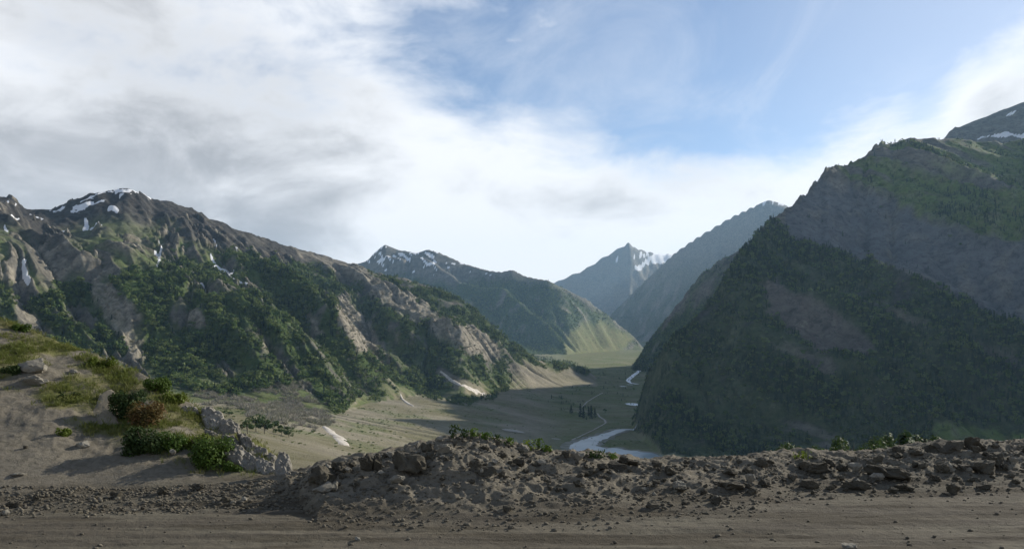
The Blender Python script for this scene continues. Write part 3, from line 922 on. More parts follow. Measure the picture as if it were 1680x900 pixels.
def crown_points(kind, n, rng):
    """leaf-clump centres and facing directions for a unit-high tree (z 0..1)"""
    if kind == 'conifer':
        z = rng.uniform(0.06, 1.0, n) ** 0.9
        rmax = 0.24 * (1.04 - z) ** 0.85 * (0.8 + 0.35 * np.sin(z * 38 + rng.uniform(0, 6)))
        a = rng.uniform(0, 2 * math.pi, n)
        r = rmax * np.sqrt(rng.uniform(0.15, 1, n))
        C = np.stack([r * np.cos(a), r * np.sin(a), z - 0.18 * r], -1)
        N = np.stack([np.cos(a), np.sin(a), 0.9 + 0 * a], -1) + rng.normal(0, 0.35, (n, 3))
        return C, N
    lobes = rng.integers(5, 9)
    L = np.stack([rng.normal(0, 0.19, lobes), rng.normal(0, 0.19, lobes), rng.uniform(0.34, 0.82, lobes)], -1)
    rad = rng.uniform(0.13, 0.25, lobes)
    w = rng.integers(0, lobes, n)
    d = rng.normal(size=(n, 3))
    d /= np.linalg.norm(d, axis=1, keepdims=True)
    C = L[w] + d * (rad[w] * rng.uniform(0.55, 1.08, n))[:, None] * np.array([1, 1, 0.85])
    return C, d + rng.normal(0, 0.4, (n, 3)) + np.array([0, 0, 0.35])


def trunk_geo(bm, height, r0, lean=(0, 0), limbs=(), seg=6):
    """tapered trunk and limbs; limbs = list of (start z, end vector, radius)"""
    def tube(p0, p1, ra, rb):
        d = (p1 - p0)
        if d.length < 1e-5:
            return
        ax = d.normalized().orthogonal().normalized()
        ay = d.normalized().cross(ax)
        ring = []
        for p, r in ((p0, ra), (p1, rb)):
            ring.append([bm.verts.new(p + (ax * math.cos(2 * math.pi * i / seg) + ay * math.sin(2 * math.pi * i / seg)) * r) for i in range(seg)])
        for i in range(seg):
            bm.faces.new((ring[0][i], ring[0][(i + 1) % seg], ring[1][(i + 1) % seg], ring[1][i]))
        bm.faces.new(ring[1])
    top = Vector((lean[0], lean[1], height))
    mid = Vector((lean[0] * 0.35, lean[1] * 0.35, height * 0.5))
    base = Vector((0, 0, -0.04 * height))
    tube(base, mid, r0, r0 * 0.72)
    tube(mid, top, r0 * 0.72, r0 * 0.2)
    for z0, e, r in limbs:
        s = base.lerp(mid, z0 / 0.5) if z0 < 0.5 else mid.lerp(top, (z0 - 0.5) / 0.5)
        e = Vector(e)
        k = s.lerp(e, 0.5) + Vector((0, 0, 0.04 * height))
        tube(s, k, r, r * 0.7)
        tube(k, e, r * 0.7, r * 0.25)


def forest_source(name, kind, n, size, mat, seed):
    r_ = np.random.default_rng(seed)
    C, N = crown_points(kind, n, r_)
    me = leaf_mesh(name, C, N, size * r_.uniform(0.6, 1.3, n), mat, 0.8, r_, 0.15)
    return bpy.data.objects.new(name, me)          # not linked: only drawn as instances


src = bpy.data.collections.new('forest_sources')
for i_ in range(3):
    src.objects.link(forest_source('broadleaf_source', 'broad', 110, 0.10, M['leaf_forest'], 20 + i_))
for i_ in range(2):
    src.objects.link(forest_source('conifer_source', 'conifer', 120, 0.075, M['leaf_conifer_far'], 30 + i_))
scrub_src = bpy.data.collections.new('scrub_sources')
for i_ in range(2):
    r_ = np.random.default_rng(50 + i_)
    n_ = 70
    d_ = r_.normal(size=(n_, 3)) * np.array([0.5, 0.5, 0.9])
    d_[:, 2] = np.abs(d_[:, 2])
    d_ /= np.linalg.norm(d_, axis=1, keepdims=True)
    base_ = r_.normal(0, 0.16, (n_, 3)) * np.array([1, 1, 0])
    tip_ = base_ + d_ * r_.uniform(0.3, 0.9, (n_, 1))
    sd_ = np.cross(d_, r_.normal(size=(n_, 3)))
    sd_ *= 0.028 / np.linalg.norm(sd_, axis=1, keepdims=True)
    V_ = np.stack([base_ - sd_, base_ + sd_, tip_ + sd_ * 0.4, tip_ - sd_ * 0.4], 1).reshape(-1, 3)
    me_ = grid_mesh('scrub_source', V_, np.arange(4 * n_).reshape(n_, 4), M['twig'], smooth=False)
    scrub_src.objects.link(bpy.data.objects.new('scrub_source', me_))


def scatter(name, pts, scale, idx, coll, label, category, widths=None):
    """a mass of small plants: one object that draws instances on its points"""
    n = len(pts)
    me = bpy.data.meshes.new(name)
    me.vertices.add(n)
    me.vertices.foreach_set('co', np.asarray(pts, f32).ravel())
    w = widths if widths is not None else np.ones(n)
    rr = np.random.default_rng(n)
    for nm, arr in (('s', scale), ('w', scale * w), ('r', rr.uniform(0, 6.283, n))):
        a = me.attributes.new(nm, 'FLOAT', 'POINT')
        a.data.foreach_set('value', np.asarray(arr, f32))
    a = me.attributes.new('k', 'INT', 'POINT')
    a.data.foreach_set('value', np.asarray(idx, np.int32))
    o = bpy.data.objects.new(name, me)
    g = bpy.data.node_groups.new(name, 'GeometryNodeTree')
    g.interface.new_socket('Geometry', in_out='INPUT', socket_type='NodeSocketGeometry')
    g.interface.new_socket('Geometry', in_out='OUTPUT', socket_type='NodeSocketGeometry')
    N_ = g.nodes
    gi, go = N_.new('NodeGroupInput'), N_.new('NodeGroupOutput')
    iop = N_.new('GeometryNodeInstanceOnPoints')
    ci = N_.new('GeometryNodeCollectionInfo')
    ci.inputs['Collection'].default_value = coll
    ci.inputs['Separate Children'].default_value = True
    ci.inputs['Reset Children'].default_value = True

    def na(nm, tp):
        x = N_.new('GeometryNodeInputNamedAttribute')
        x.data_type = tp
        x.inputs['Name'].default_value = nm
        return x.outputs['Attribute']
    cs, cr = N_.new('ShaderNodeCombineXYZ'), N_.new('ShaderNodeCombineXYZ')
    lk = g.links.new
    wv, sv = na('w', 'FLOAT'), na('s', 'FLOAT')
    lk(wv, cs.inputs[0]), lk(wv, cs.inputs[1]), lk(sv, cs.inputs[2])
    lk(na('r', 'FLOAT'), cr.inputs[2])
    lk(gi.outputs[0], iop.inputs['Points'])
    lk(ci.outputs[0], iop.inputs['Instance'])
    iop.inputs['Pick Instance'].default_value = True
    lk(na('k', 'INT'), iop.inputs['Instance Index'])
    lk(cr.outputs[0], iop.inputs['Rotation'])
    lk(cs.outputs[0], iop.inputs['Scale'])
    lk(iop.outputs[0], go.inputs[0])
    md_ = o.modifiers.new('scatter', 'NODES')
    md_.node_group = g
    return link(o, kind='stuff', label=label, category=category)


# ------------------------------------------------------------------ forest as a mass, by mountain
area = np.gradient(Y, axis=0) * np.gradient(X, axis=1)
flat = lambda a: a.ravel()


def pick(dens, count, sel, seed):
    """random spots on the terrain, count of them, in proportion to dens x ground area, jittered inside their cell"""
    p = flat(np.where(sel & VIS & INFR[None, :], dens * area, 0.0)).astype(np.float64)
    cdf = np.cumsum(p)
    r_ = np.random.default_rng(seed)
    w = np.searchsorted(cdf, r_.uniform(0, cdf[-1], count))
    ri, ci_ = np.minimum(w // nc, nr - 2), np.minimum(w % nc, nc - 2)
    px = cols[ci_] + r_.uniform(0, 1, count) * (cols[ci_ + 1] - cols[ci_])
    y = rows[ri] + r_.uniform(0, 1, count) * (rows[ri + 1] - rows[ri])
    z = terr_h(px, y)
    return np.stack([(px - 840) / F * y, y, z], -1), ri, ci_, r_


def plant_forest(name, sel, dens, count, hmin, hmax, conifer, seed, label):
    P, ri, ci_, r_ = pick(dens, count, sel, seed)
    h = (hmin * 0.55 + (hmax * 1.12 - hmin * 0.55) * r_.beta(1.3, 1.9, count)) * (0.75 + 0.5 * sstep(NP[ri, ci_], -0.3, 0.3))
    con = r_.uniform(0, 1, count) < conifer
    idx = np.where(con, 3 + r_.integers(0, 2, count), r_.integers(0, 3, count))
    P[:, 2] -= h * 0.06
    scatter(name, P, h, idx, src, label, 'forest', np.where(con, 0.95, 1.15))


plant_forest('forest', (OWN == 1) | ((OWN == 0) & (PX < 860)), forest ** 1.5 * (0.12 + sstep(NF + 0.4 * NP, -0.15, 0.3)) * (Y > 1500), 14000, 11, 23, 0.38, 1, 'dense green forest clothing the spurs of the left mountain')
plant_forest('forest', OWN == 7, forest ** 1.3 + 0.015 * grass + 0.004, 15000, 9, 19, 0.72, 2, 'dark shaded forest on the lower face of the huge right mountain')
plant_forest('forest', OWN == 2, forest ** 1.3, 9000, 11, 20, 0.5, 3, 'hazy forest at the foot of the blue-grey ridge in the centre')
plant_forest('forest', np.isin(OWN, (5, 6)), forest ** 1.2, 6500, 11, 19, 0.7, 4, 'hazy blue forest on the far slopes beyond the dark right mountain')
plant_forest('forest', (OWN == 0) & (PX >= 860), forest ** 1.2, 900, 8, 15, 0.8, 5, 'scattered dark trees dotted over the shaded valley floor')
# grey leafless scrub at the foot of the left mountain
scr_d = mx(poly([(300, 628), (420, 640), (440, 622), (480, 618), (520, 650), (545, 690), (520, 706), (470, 700), (400, 672), (330, 660)], 6, (0, 1)), 0.35 * bare * (OWN == 1))
scr_d = mx(scr_d, 0.5 * poly([(590, 560), (640, 600), (620, 640), (560, 660), (540, 640)], 8, (0, 1)))
P, ri, ci_, r_ = pick(scr_d * sstep(NF, -0.25, 0.3), 1900, (OWN < 2) & (Y > 900), 6)
scatter('bare_scrub', P, r_.uniform(7, 15, len(P)), r_.integers(0, 2, len(P)), scrub_src, 'grey leafless scrub and bare trees at the foot of the left mountain', 'scrub', np.full(len(P), 1.2))
bush_d = (OWN == 0) * (0.08 + sstep(NP + 0.5 * NF, 0.1, 0.4)) * (1 - snow) * (Y > 900)
P, ri, ci_, r_ = pick(bush_d / np.maximum(Y, 900), 2600, OWN == 0, 8)
scatter('low_scrub', P, r_.uniform(1.2, 4.2, len(P)), r_.integers(0, 3, len(P)), src, 'low green scrub dotted over the fans and the valley floor', 'scrub', np.full(len(P), 1.9))
print('forest', round(time.time() - T0, 1))
# ------------------------------------------------------------------ the road edge, its earth berm and the bank on the left
BERM = [(-400, 822, 12.0, 11.2), (0, 820, 12.1, 11.0), (60, 806, 12.2, 11.0), (120, 800, 12.3, 11.1), (200, 805, 12.3, 11.1), (330, 798, 12.3, 11.3), (420, 790, 12.3, 11.3), (490, 782, 12.2, 11.4), (520, 768, 12.2, 10.3), (560, 760, 12.3, 10.3), (600, 750, 12.4, 10.3),
        (645, 743, 12.5, 10.3), (700, 730, 12.6, 10.3), (740, 719, 12.7, 10.3), (765, 717, 12.8, 10.3), (800, 722, 12.9, 10.3), (850, 734, 13.0, 10.3), (900, 743, 13.1, 10.3), (950, 746, 13.2, 10.3), (1000, 750, 13.3, 10.3),
        (1060, 757, 13.3, 10.9), (1150, 755, 13.6, 10.9), (1230, 753, 13.9, 10.9), (1300, 748, 14.1, 12.0), (1400, 747, 14.3, 12.2), (1480, 736, 14.4, 12.3), (1525, 728, 14.5, 12.3), (1600, 729, 14.6, 12.4), (1680, 724, 14.7, 12.4), (2300, 720, 15.0, 12.6)]
BANK = [(-900, 380, 17.5, 11.0), (-300, 460, 18.2, 11.6), (0, 522, 18.4, 12.0), (70, 544, 18.2, 12.2), (150, 576, 17.8, 12.4), (185, 596, 17.6, 12.4), (250, 621, 17.0, 12.4), (300, 655, 16.6, 12.4), (335, 681, 16.2, 12.4), (390, 703, 15.6, 12.4), (440, 742, 14.9, 12.5), (475, 784, 14.0, 12.6), (520, 830, 13.6, 12.6), (600, 900, 13.4, 12.6), (2300, 1400, 13.4, 12.6)]
ROAD_Z = -2.5


def near_shape(px, y):
    road = np.full(np.shape(px), ROAD_Z)
    c, yc, yf = interp(px, BERM, 1), interp(px, BERM, 2), interp(px, BERM, 3)
    zc = (HOR - c) / F * yc
    t = np.clip((y - yf) / (yc - yf), 0, 1)
    up = ROAD_Z + (zc - ROAD_Z) * (t * t * (3 - 2 * t) * 0.45 + t * 0.55)
    berm = np.where(y <= yc, up, zc - (y - yc) * 0.10 - np.clip(y - yc - 1.0, 0, None) * 0.22)
    s, ys, y0 = interp(px, BANK, 1), interp(px, BANK, 2), interp(px, BANK, 3)
    zs = (HOR - s) / F * ys
    t = np.clip((y - y0) / np.maximum(ys - y0, 0.3), 0, 1)
    bank = np.where(y <= ys, ROAD_Z + (zs - ROAD_Z) * t ** 1.05, zs - (y - ys) * 0.28 - np.clip(y - ys - 1, 0, None) * 0.15)
    bank = np.where(zs > ROAD_Z - 3, bank, -99)
    road = np.where(y > yc + 0.3, -99, road)
    z = np.maximum(np.maximum(road, berm), bank)
    return z, sstep(berm, ROAD_Z + 0.02, ROAD_Z + 0.22) * (berm >= bank - 0.05) * (y < yc + 2), sstep(bank - np.maximum(road, berm), -0.02, 0.12)


def near_h(px, y):
    z, wb, wk = near_shape(px, y)
    x = (px - 840) / F * y
    lump = fbm(x / 1.3, y / 1.3, 5, 501, 0.55) * 0.10 + (ridged(x / 0.5 + 0.3 * fbm(x / 0.3, y / 0.3, 2, 503), y / 0.4, 4, 507, 0.6) - 0.4) * 0.085
    rough_strip = np.clip(wb, 0, 1)
    zz = z + rough_strip * lump
    bk = fbm(x / 1.7, y / 1.7, 5, 511, 0.5) * 0.15 + fbm(x / 0.35, y / 0.35, 3, 517) * 0.035
    zz = zz + np.clip(wk, 0, 1) * bk * sstep(y, 12.3, 14)
    # wheel ruts and washboard on the road: long low furrows along it
    flat_ = (1 - np.clip(wb + wk, 0, 1))
    zz = zz + flat_ * (0.03 * fbm(x / 3.5, y / 0.30, 4, 521) + 0.012 * fbm(x / 0.25, y / 0.2, 3, 525) - 0.03 * np.exp(-((y - 9.6 - 0.05 * x) / 0.25) ** 2))
    return zz


n_cols = np.concatenate([np.linspace(-1400, -130, 90)[:-1], np.arange(-130, 1815, 2.0), np.linspace(1816, 2900, 80)])
n_rows = [5.0]
while n_rows[-1] < 62:
    y = n_rows[-1]
    n_rows.append(y + (0.2 if y < 8.6 else 0.022 if y < 12.2 else 0.033 if y < 19 else 0.15 if y < 24 else 0.22 if y < 36 else 2.0))
n_rows = np.array(n_rows)
NPX, NY = np.meshgrid(n_cols, n_rows)
NX = (NPX - 840) / F * NY
NZ = near_h(NPX, NY)
_, WB, WK = near_shape(NPX, NY)
jn = 22 * fbm(NX / 1.1, NY / 1.1, 4, 541)
NPYv = HOR - F * NZ / NY
bank_edge = np.interp(NPX, [-200, 0, 90, 200, 300, 400, 470], [640, 640, 690, 745, 770, 790, 800])
ngrass = np.clip(WK, 0, 1) * sstep(bank_edge + jn - NPYv, -4, 30) * sstep(fbm(NX / 0.9, NY / 0.9, 4, 551), -0.30, 0.12)
ngrass = np.maximum(ngrass, sstep(NY, 15.5, 17.5) * (NPX > 520))
nwet = np.clip(1 - WB - WK, 0, 1) * sstep(fbm(NX / 3.0, NY / 0.5, 5, 561), -0.02, 0.25)
ATTN = {'cover_a': np.stack([ngrass.ravel(), np.clip(WB, 0, 1).ravel(), nwet.ravel(), np.clip(WK, 0, 1).ravel()], -1)}
m, t, b = new_mat('dry_earth')
q = NT(t)
g_, bw, wet, bk_ = q.attr('cover_a')
e1 = q.noise(1.1, 8, 0.62)
e2 = q.noise(9.0, 8, 0.68, 0.3)
e3 = q.noise(0.35, 5, 0.55)
st = q.noise(1.0, 7, 0.62, 0.2, (0.35, 3.2, 1.0))
c = q.mix(q.ramp(e1, 0.3, 0.7), (0.105, 0.094, 0.069), (0.158, 0.143, 0.107))
c = q.mix(q.ramp(e2, 0.3, 0.75), q.mix(0.5, c, (0.066, 0.058, 0.043)), c)
c = q.mix(q.ramp(e3, 0.4, 0.65, 0, 0.55), c, (0.135, 0.117, 0.088))
c = q.mix(q.math('MULTIPLY', q.ramp(st, 0.40, 0.62), q.math('SUBTRACT', 1.0, q.math('MAXIMUM', bw, bk_))), c, (0.082, 0.071, 0.054))
c = q.mix(q.math('MULTIPLY', q.math('MAXIMUM', bk_, bw), q.ramp(e2, 0.35, 0.6, 0.15, 0.6)), c, (0.20, 0.178, 0.14))
c = q.mix(q.math('MULTIPLY', wet, 0.75), c, (0.058, 0.049, 0.034))
gcol = q.mix(q.ramp(e1, 0.35, 0.65), (0.105, 0.11, 0.036), q.mix(q.ramp(e2, 0.3, 0.7), (0.15, 0.14, 0.064), (0.18, 0.155, 0.09)))
c = q.mix(g_, c, gcol)
q.put(b.inputs['Base Color'], c)
fine = q.math('ADD', q.math('MULTIPLY', q.noise(14, 8, 0.7), 0.6), q.math('MULTIPLY', q.noise(60, 4, 0.6), 0.25))
q.put(b.inputs['Normal'], q.bump(fine, 0.05, 0.9))
b.inputs['Specular IOR Level'].default_value = 0.1
b.inputs['Roughness'].default_value = 0.95
M['earth'] = m
nr2, nc2 = NZ.shape
ij = np.arange(nr2 * nc2).reshape(nr2, nc2)
Qn = np.stack([ij[:-1, :-1], ij[:-1, 1:], ij[1:, 1:], ij[1:, :-1]], -1).reshape(-1, 4)
Vn = np.stack([NX, NY, NZ], -1).reshape(-1, 3)
own_n = np.where(WK > 0.5, 2, np.where((NY < interp(NPX, BERM, 3) - 0.05), 0, 1))[:-1, :-1].ravel()
for k, (nm, lab, cat) in {0: ('road', 'bare rutted dirt road running across the bottom of the view', 'road'),
                          1: ('roadside_bank', 'low lumpy earth berm heaped along the road edge', 'earth berm'),
                          2: ('hillside_left', 'bare earth bank with patchy grass rising on the left', 'hillside')}.items():
    o = bpy.data.objects.new(nm, grid_mesh(nm, Vn, Qn[own_n == k], M['earth'], ATTN))
    link(o, kind='structure', label=lab, category=cat)
# the rest of the road surface around and behind the camera
me = bpy.data.meshes.new('road_verge')
me.from_pydata([(-9.2, 5.0, -2.53), (-40, 5.0, -2.53), (-40, -40, -2.53), (40, -40, -2.53), (40, 5.0, -2.53), (9.2, 5.0, -2.53)], [], [(0, 1, 2, 3, 4, 5)])
me.materials.append(M['earth'])
link(bpy.data.objects.new('ground', me), kind='structure', label='bare dirt ground around and behind the camera position', category='ground')


def near_hit(px, py):
    """(x, y, z) where the sight line through a photo position meets the near ground"""
    ys = np.concatenate([np.arange(8.5, 18, 0.02), np.arange(18, 45, 0.08)])
    zs = near_h(np.full(ys.shape, float(px)), ys)
    ok = np.nonzero(HOR - F * zs / ys <= py)[0]
    y = ys[ok[0]] if len(ok) else 13.0
    z = zs[ok[0]] if len(ok) else -2.0
    return Vector(((px - 840) / F * y, y, z))


def near_z(x, y):
    return float(near_h(np.array([840 + F * x / y]), np.array([y]))[0])


print('near', round(time.time() - T0, 1), len(Qn))
# ------------------------------------------------------------------ clods and stones
def rock_mat(name, c1, c2, c3, scale):
    m, t, b = new_mat(name)
    q = NT(t)
    oi = q.n('ShaderNodeObjectInfo').outputs['Random']
    c = q.mix(q.ramp(q.noise(scale, 7, 0.65), 0.3, 0.7), c1, c2)
    c = q.mix(q.ramp(q.noise(scale * 5, 6, 0.7), 0.5, 0.8), c, c3)
    c = q.mix(q.math('MULTIPLY', oi, 0.45), c, tuple(0.72 * v for v in c1))
    q.put(b.inputs['Base Color'], c)
    q.put(b.inputs['Normal'], q.bump(q.noise(scale * 6, 8, 0.7), 0.03, 0.9))
    b.inputs['Specular IOR Level'].default_value = 0.1
    return m


M['clod'] = rock_mat('earth_clod', (0.055, 0.049, 0.037), (0.115, 0.103, 0.078), (0.04, 0.036, 0.027), 3.0)  # clod colour darkened to carry the deep shade between the clods
M['crumb'] = rock_mat('earth_crumb', (0.085, 0.076, 0.058), (0.16, 0.143, 0.11), (0.06, 0.053, 0.04), 2.0)
M['stone'] = rock_mat('pale_stone', (0.19, 0.175, 0.14), (0.28, 0.26, 0.215), (0.13, 0.115, 0.09), 2.5)
M['white_rock'] = rock_mat('white_rock', (0.185, 0.17, 0.14), (0.28, 0.262, 0.225), (0.11, 0.098, 0.072), 2.2)
M['tan_slab'] = rock_mat('tan_slab', (0.185, 0.16, 0.115), (0.23, 0.20, 0.145), (0.14, 0.12, 0.09), 1.6)


def rock_mesh(name, seed, mat, cuts=9, sub=3, rough=0.10, flat=1.0):
    r_ = np.random.default_rng(seed)
    bm = bmesh.new()
    bmesh.ops.create_icosphere(bm, subdivisions=sub, radius=1.0)
    co = np.array([v.co[:] for v in bm.verts])
    for _ in range(cuts):
        n = r_.normal(size=3)
        n /= np.linalg.norm(n)
        d = r_.uniform(0.45, 0.85)
        over = np.clip(co @ n - d, 0, None)
        co = co - over[:, None] * n[None, :] * 0.96
    h = fbm(co[:, 0] * 1.7 + seed * 3.1 + co[:, 2], co[:, 1] * 1.7 + co[:, 2] * 1.3, 4, 600 + seed)
    co = co * (1 + rough * h[:, None] * 1.6 + (rough > 0.12) * 0.28 * (ridged(co[:, 0] * 1.6 + seed + co[:, 2] * 0.7, co[:, 1] * 1.6 - co[:, 2], 3, 650 + seed)[:, None] - 0.4))
    co[:, 2] *= flat
    co /= np.abs(co).max(0)
    for v, c_ in zip(bm.verts, co):
        v.co = c_
    for f in bm.faces:
        f.smooth = True
    me = bpy.data.meshes.new(name)
    bm.to_mesh(me)
    bm.free()
    me.set_sharp_from_angle(angle=R(28))
    me.materials.append(mat)
    return me


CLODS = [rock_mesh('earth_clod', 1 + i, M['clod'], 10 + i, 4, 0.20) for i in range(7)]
STONES = [rock_mesh('stone', 40 + i, M['stone'], 16 + i, 4, 0.125) for i in range(4)]
rr = random.Random(5)


def put_rock(name, mesh, px, py, w, h, label, group=None, category='clod', sink=0.25, rot=None, tilt=0.3, deep=0.8):
    """rock whose foot is seen at (px, py), w x h photo pixels large"""
    p = near_hit(px, py)
    o = bpy.data.objects.new(name, mesh)
    s = p.y / F
    hw, hh = w * s / 2, h * s / 2 / (1 - sink * 0.5)
    o.scale = (hw, hw * deep, hh)
    o.location = (p.x, p.y + hw * 0.5, p.z + hh * (1 - sink))
    o.rotation_euler = (rr.uniform(-tilt, tilt), rr.uniform(-tilt, tilt), rot if rot is not None else rr.uniform(-0.6, 0.6) + rr.choice((0, math.pi)))
    link(o, label=label, category=category)
    if group:
        o['group'] = group
    return o


G1 = 'big clods and stones on the roadside berm'
for i, (mesh, px, py, w, h, lab) in enumerate([
    ('c', 530, 797, 60, 38, 'big dark leaning clod at the left end of the central heap'),
    ('s', 536, 775, 15, 14, 'small pale stone on top of the leaning dark clod'),
    ('s', 528, 809, 46, 16, 'flat pale slab lying below the leaning dark clod'),
    ('s', 549, 806, 15, 17, 'upright pale stone at the end of the flat slab'),
    ('c', 584, 800, 13, 9, 'small dark clod right of the flat slab'),
    ('c', 562, 777, 34, 17, 'flat brown clod between the leaning clod and the blocky pair'),
    ('c', 600, 777, 28, 34, 'tall blocky brown clod, left one of a pair'),
    ('c', 619, 776, 24, 30, 'blocky brown clod, right one of a pair'),
    ('c', 668, 777, 66, 40, 'largest dark clod of the berm, left of the weeds'),
    ('s', 652, 793, 28, 18, 'rounded light stone below the largest dark clod'),
    ('c', 641, 806, 13, 9, 'small dark clod below the rounded light stone'),
    ('s', 684, 736, 13, 13, 'pale pink stone on the crest behind the largest clod'),
    ('s', 660, 743, 10, 8, 'pale stone perched on the largest dark clod'),
    ('c', 700, 742, 26, 18, 'brown clod on the crest beside the pale pink stone'),
    ('s', 720, 726, 16, 10, 'light crest stone left of the weeds'),
    ('c', 792, 781, 52, 18, 'wide dark hollowed clod in the middle of the heap'),
    ('s', 790, 780, 8, 14, 'upright white shard before the hollowed dark clod'),
    ('c', 833, 841, 22, 15, 'lone dark clod lying low on the slope toward the road'),
    ('s', 858, 742, 24, 15, 'pale crest stone beside the green weeds'),
    ('s', 948, 756, 28, 20, 'rounded tan boulder on the crest before the river'),
    ('c', 930, 752, 18, 13, 'dark clod touching the rounded tan boulder'),
    ('c', 962, 780, 46, 12, 'long flat dark clod below the rounded tan boulder'),
    ('c', 1014, 772, 42, 12, 'long dark clod, lower of two before the river'),
    ('c', 1034, 764, 44, 11, 'long dark clod, upper of two before the river'),
    ('c', 1080, 769, 20, 14, 'small dark clod on the bare crest'),
    ('c', 1102, 780, 36, 17, 'thick dark clod on the bare stretch of the berm'),
    ('s', 1114, 800, 28, 15, 'rounded pale stone below the thick dark clod'),
    ('c', 1118, 808, 24, 10, 'dark clod under the rounded pale stone'),
    ('c', 1073, 834, 26, 14, 'dark clod alone on the lower slope, right of centre'),
    ('c', 1176, 828, 22, 13, 'low dark clod right of the lone one on the lower slope'),
    ('s', 1177, 821, 8, 8, 'tiny white stone on the low dark clod'),
    ('s', 1232, 793, 22, 18, 'pale angular stone at the start of the dark right ridge'),
    ('c', 1200, 806, 58, 15, 'long dark clod left of the pale angular stone'),
    ('c', 1204, 782, 38, 15, 'dark clod above the long one near the pale angular stone'),
    ('c', 1342, 778, 62, 22, 'long dark clod, first of the right ridge'),
    ('c', 1410, 806, 56, 20, 'dark slab-like clod at the foot of the right ridge'),
    ('c', 1462, 788, 76, 24, 'longest dark clod in the middle of the right ridge'),
    ('c', 1486, 806, 38, 16, 'dark clod at the foot of the longest clod'),
    ('c', 1504, 750, 34, 16, 'dark crest clod left of the tilted slab'),
    ('c', 1560, 745, 72, 22, 'dark tilted slab on the crest of the right ridge'),
    ('c', 1562, 772, 58, 18, 'dark clod below the tilted crest slab'),
    ('c', 1622, 778, 50, 26, 'thick dark clod at the right end of the berm'),
    ('c', 1618, 804, 34, 12, 'flat clod below the thick one at the right end'),
    ('s', 1396, 905, 34, 14, 'pale squared block on the road at the bottom edge'),
    ('s', 586, 887, 12, 7, 'small pale stone lying on the road'),
    ('c', 22, 832, 30, 18, 'dark clod at the far left end of the berm'),
    ('s', 6, 846, 15, 10, 'white stone at the left edge of the view'),
    ('s', 219, 841, 12, 7, 'small pale stone on the low windrow at left'),
    ('c', 188, 818, 24, 12, 'dark clod on the low windrow behind the small pale stone'),
    ('c', 262, 812, 24, 14, 'dark clod where the windrow meets the bank'),
    ('c', 322, 805, 22, 12, 'dark clod at the foot of the bank left of the outcrop'),
    ('c', 368, 822, 22, 12, 'dark clod on the windrow below the pale outcrop'),
    ('s', 400, 822, 14, 9, 'small grey stone beside the windrow clod below the outcrop'),
    ('s', 28, 782, 26, 8, 'flat grey-blue stone on the bare bank at far left'),
    ('s', 132, 735, 26, 14, 'pale flat stone on the bare bank below the tan slab'),
    ('c', 40, 737, 9, 6, 'small dark stone alone on the bare bank'),
]):
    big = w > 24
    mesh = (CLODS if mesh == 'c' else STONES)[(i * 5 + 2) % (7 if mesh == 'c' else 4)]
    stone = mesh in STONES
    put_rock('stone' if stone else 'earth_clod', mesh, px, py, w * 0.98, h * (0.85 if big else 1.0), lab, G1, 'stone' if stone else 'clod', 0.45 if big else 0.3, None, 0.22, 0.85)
# smaller clods, alike within each stretch
r_ = np.random.default_rng(77)
BIG = [(o_.location.copy(), o_['label']) for o_ in COL.objects if o_.get('group') == G1]
TAKEN = set()
LEFT = []


def near_label(o_, what):
    """name a small clod by the big one it lies beside"""
    short = lambda t_: t_.split(' lying ')[0].split(' on the ')[0].split(', ')[0].split(' before ')[0].split(' of the ')[0].split(' at the ')[0]
    lead = ['small', 'little', 'tiny', 'larger of the small']
    for loc_, lab_ in sorted(BIG, key=lambda b_: (b_[0] - o_.location).length)[:6]:
        d_ = o_.location - loc_
        side = ('right of' if d_.x > 0 else 'left of') if abs(d_.x) > abs(d_.z) * 1.2 else ('above' if d_.z > 0 else 'below')
        words_ = f"{what} {side} the {lab_}".split()
        t_ = ' '.join(words_[:16])
        if t_ not in TAKEN:
            TAKEN.add(t_)
            return t_
    return None


STRETCH = [(20, 480, 800, 838, 34, 'small dark clod among many on the low windrow at left', 'small clods of the left windrow', 6, 15),
           (500, 900, 735, 800, 86, 'small clod among many on the central heap of the berm', 'small clods of the central heap', 7, 24),
           (900, 1250, 758, 830, 62, 'small clod among many on the bare middle stretch of the berm', 'small clods of the middle stretch', 6, 20),
           (1250, 1700, 740, 812, 92, 'small dark clod among many on the right ridge of the berm', 'small clods of the right ridge', 8, 30)]
for x0, x1, y0, y1, n, lab, grp, s0, s1 in STRETCH:
    for _ in range(n):
        px = r_.uniform(x0, x1)
        top = float(interp(px, BERM, 1))
        py = top + 3 + (y1 - top) * r_.beta(1.1, 1.5)
        w = r_.uniform(s0, s1) * (0.6 + 0.8 * r_.uniform() ** 2)
        st_ = r_.uniform() < 0.10
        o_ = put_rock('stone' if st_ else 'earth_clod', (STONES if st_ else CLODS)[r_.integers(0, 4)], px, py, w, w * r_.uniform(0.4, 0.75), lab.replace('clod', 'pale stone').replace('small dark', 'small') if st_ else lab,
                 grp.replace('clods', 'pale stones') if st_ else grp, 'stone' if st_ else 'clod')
        nl = near_label(o_, 'small pale stone' if st_ else 'small clod')
        if nl:
            o_['label'] = nl
        else:
            LEFT.append(o_)
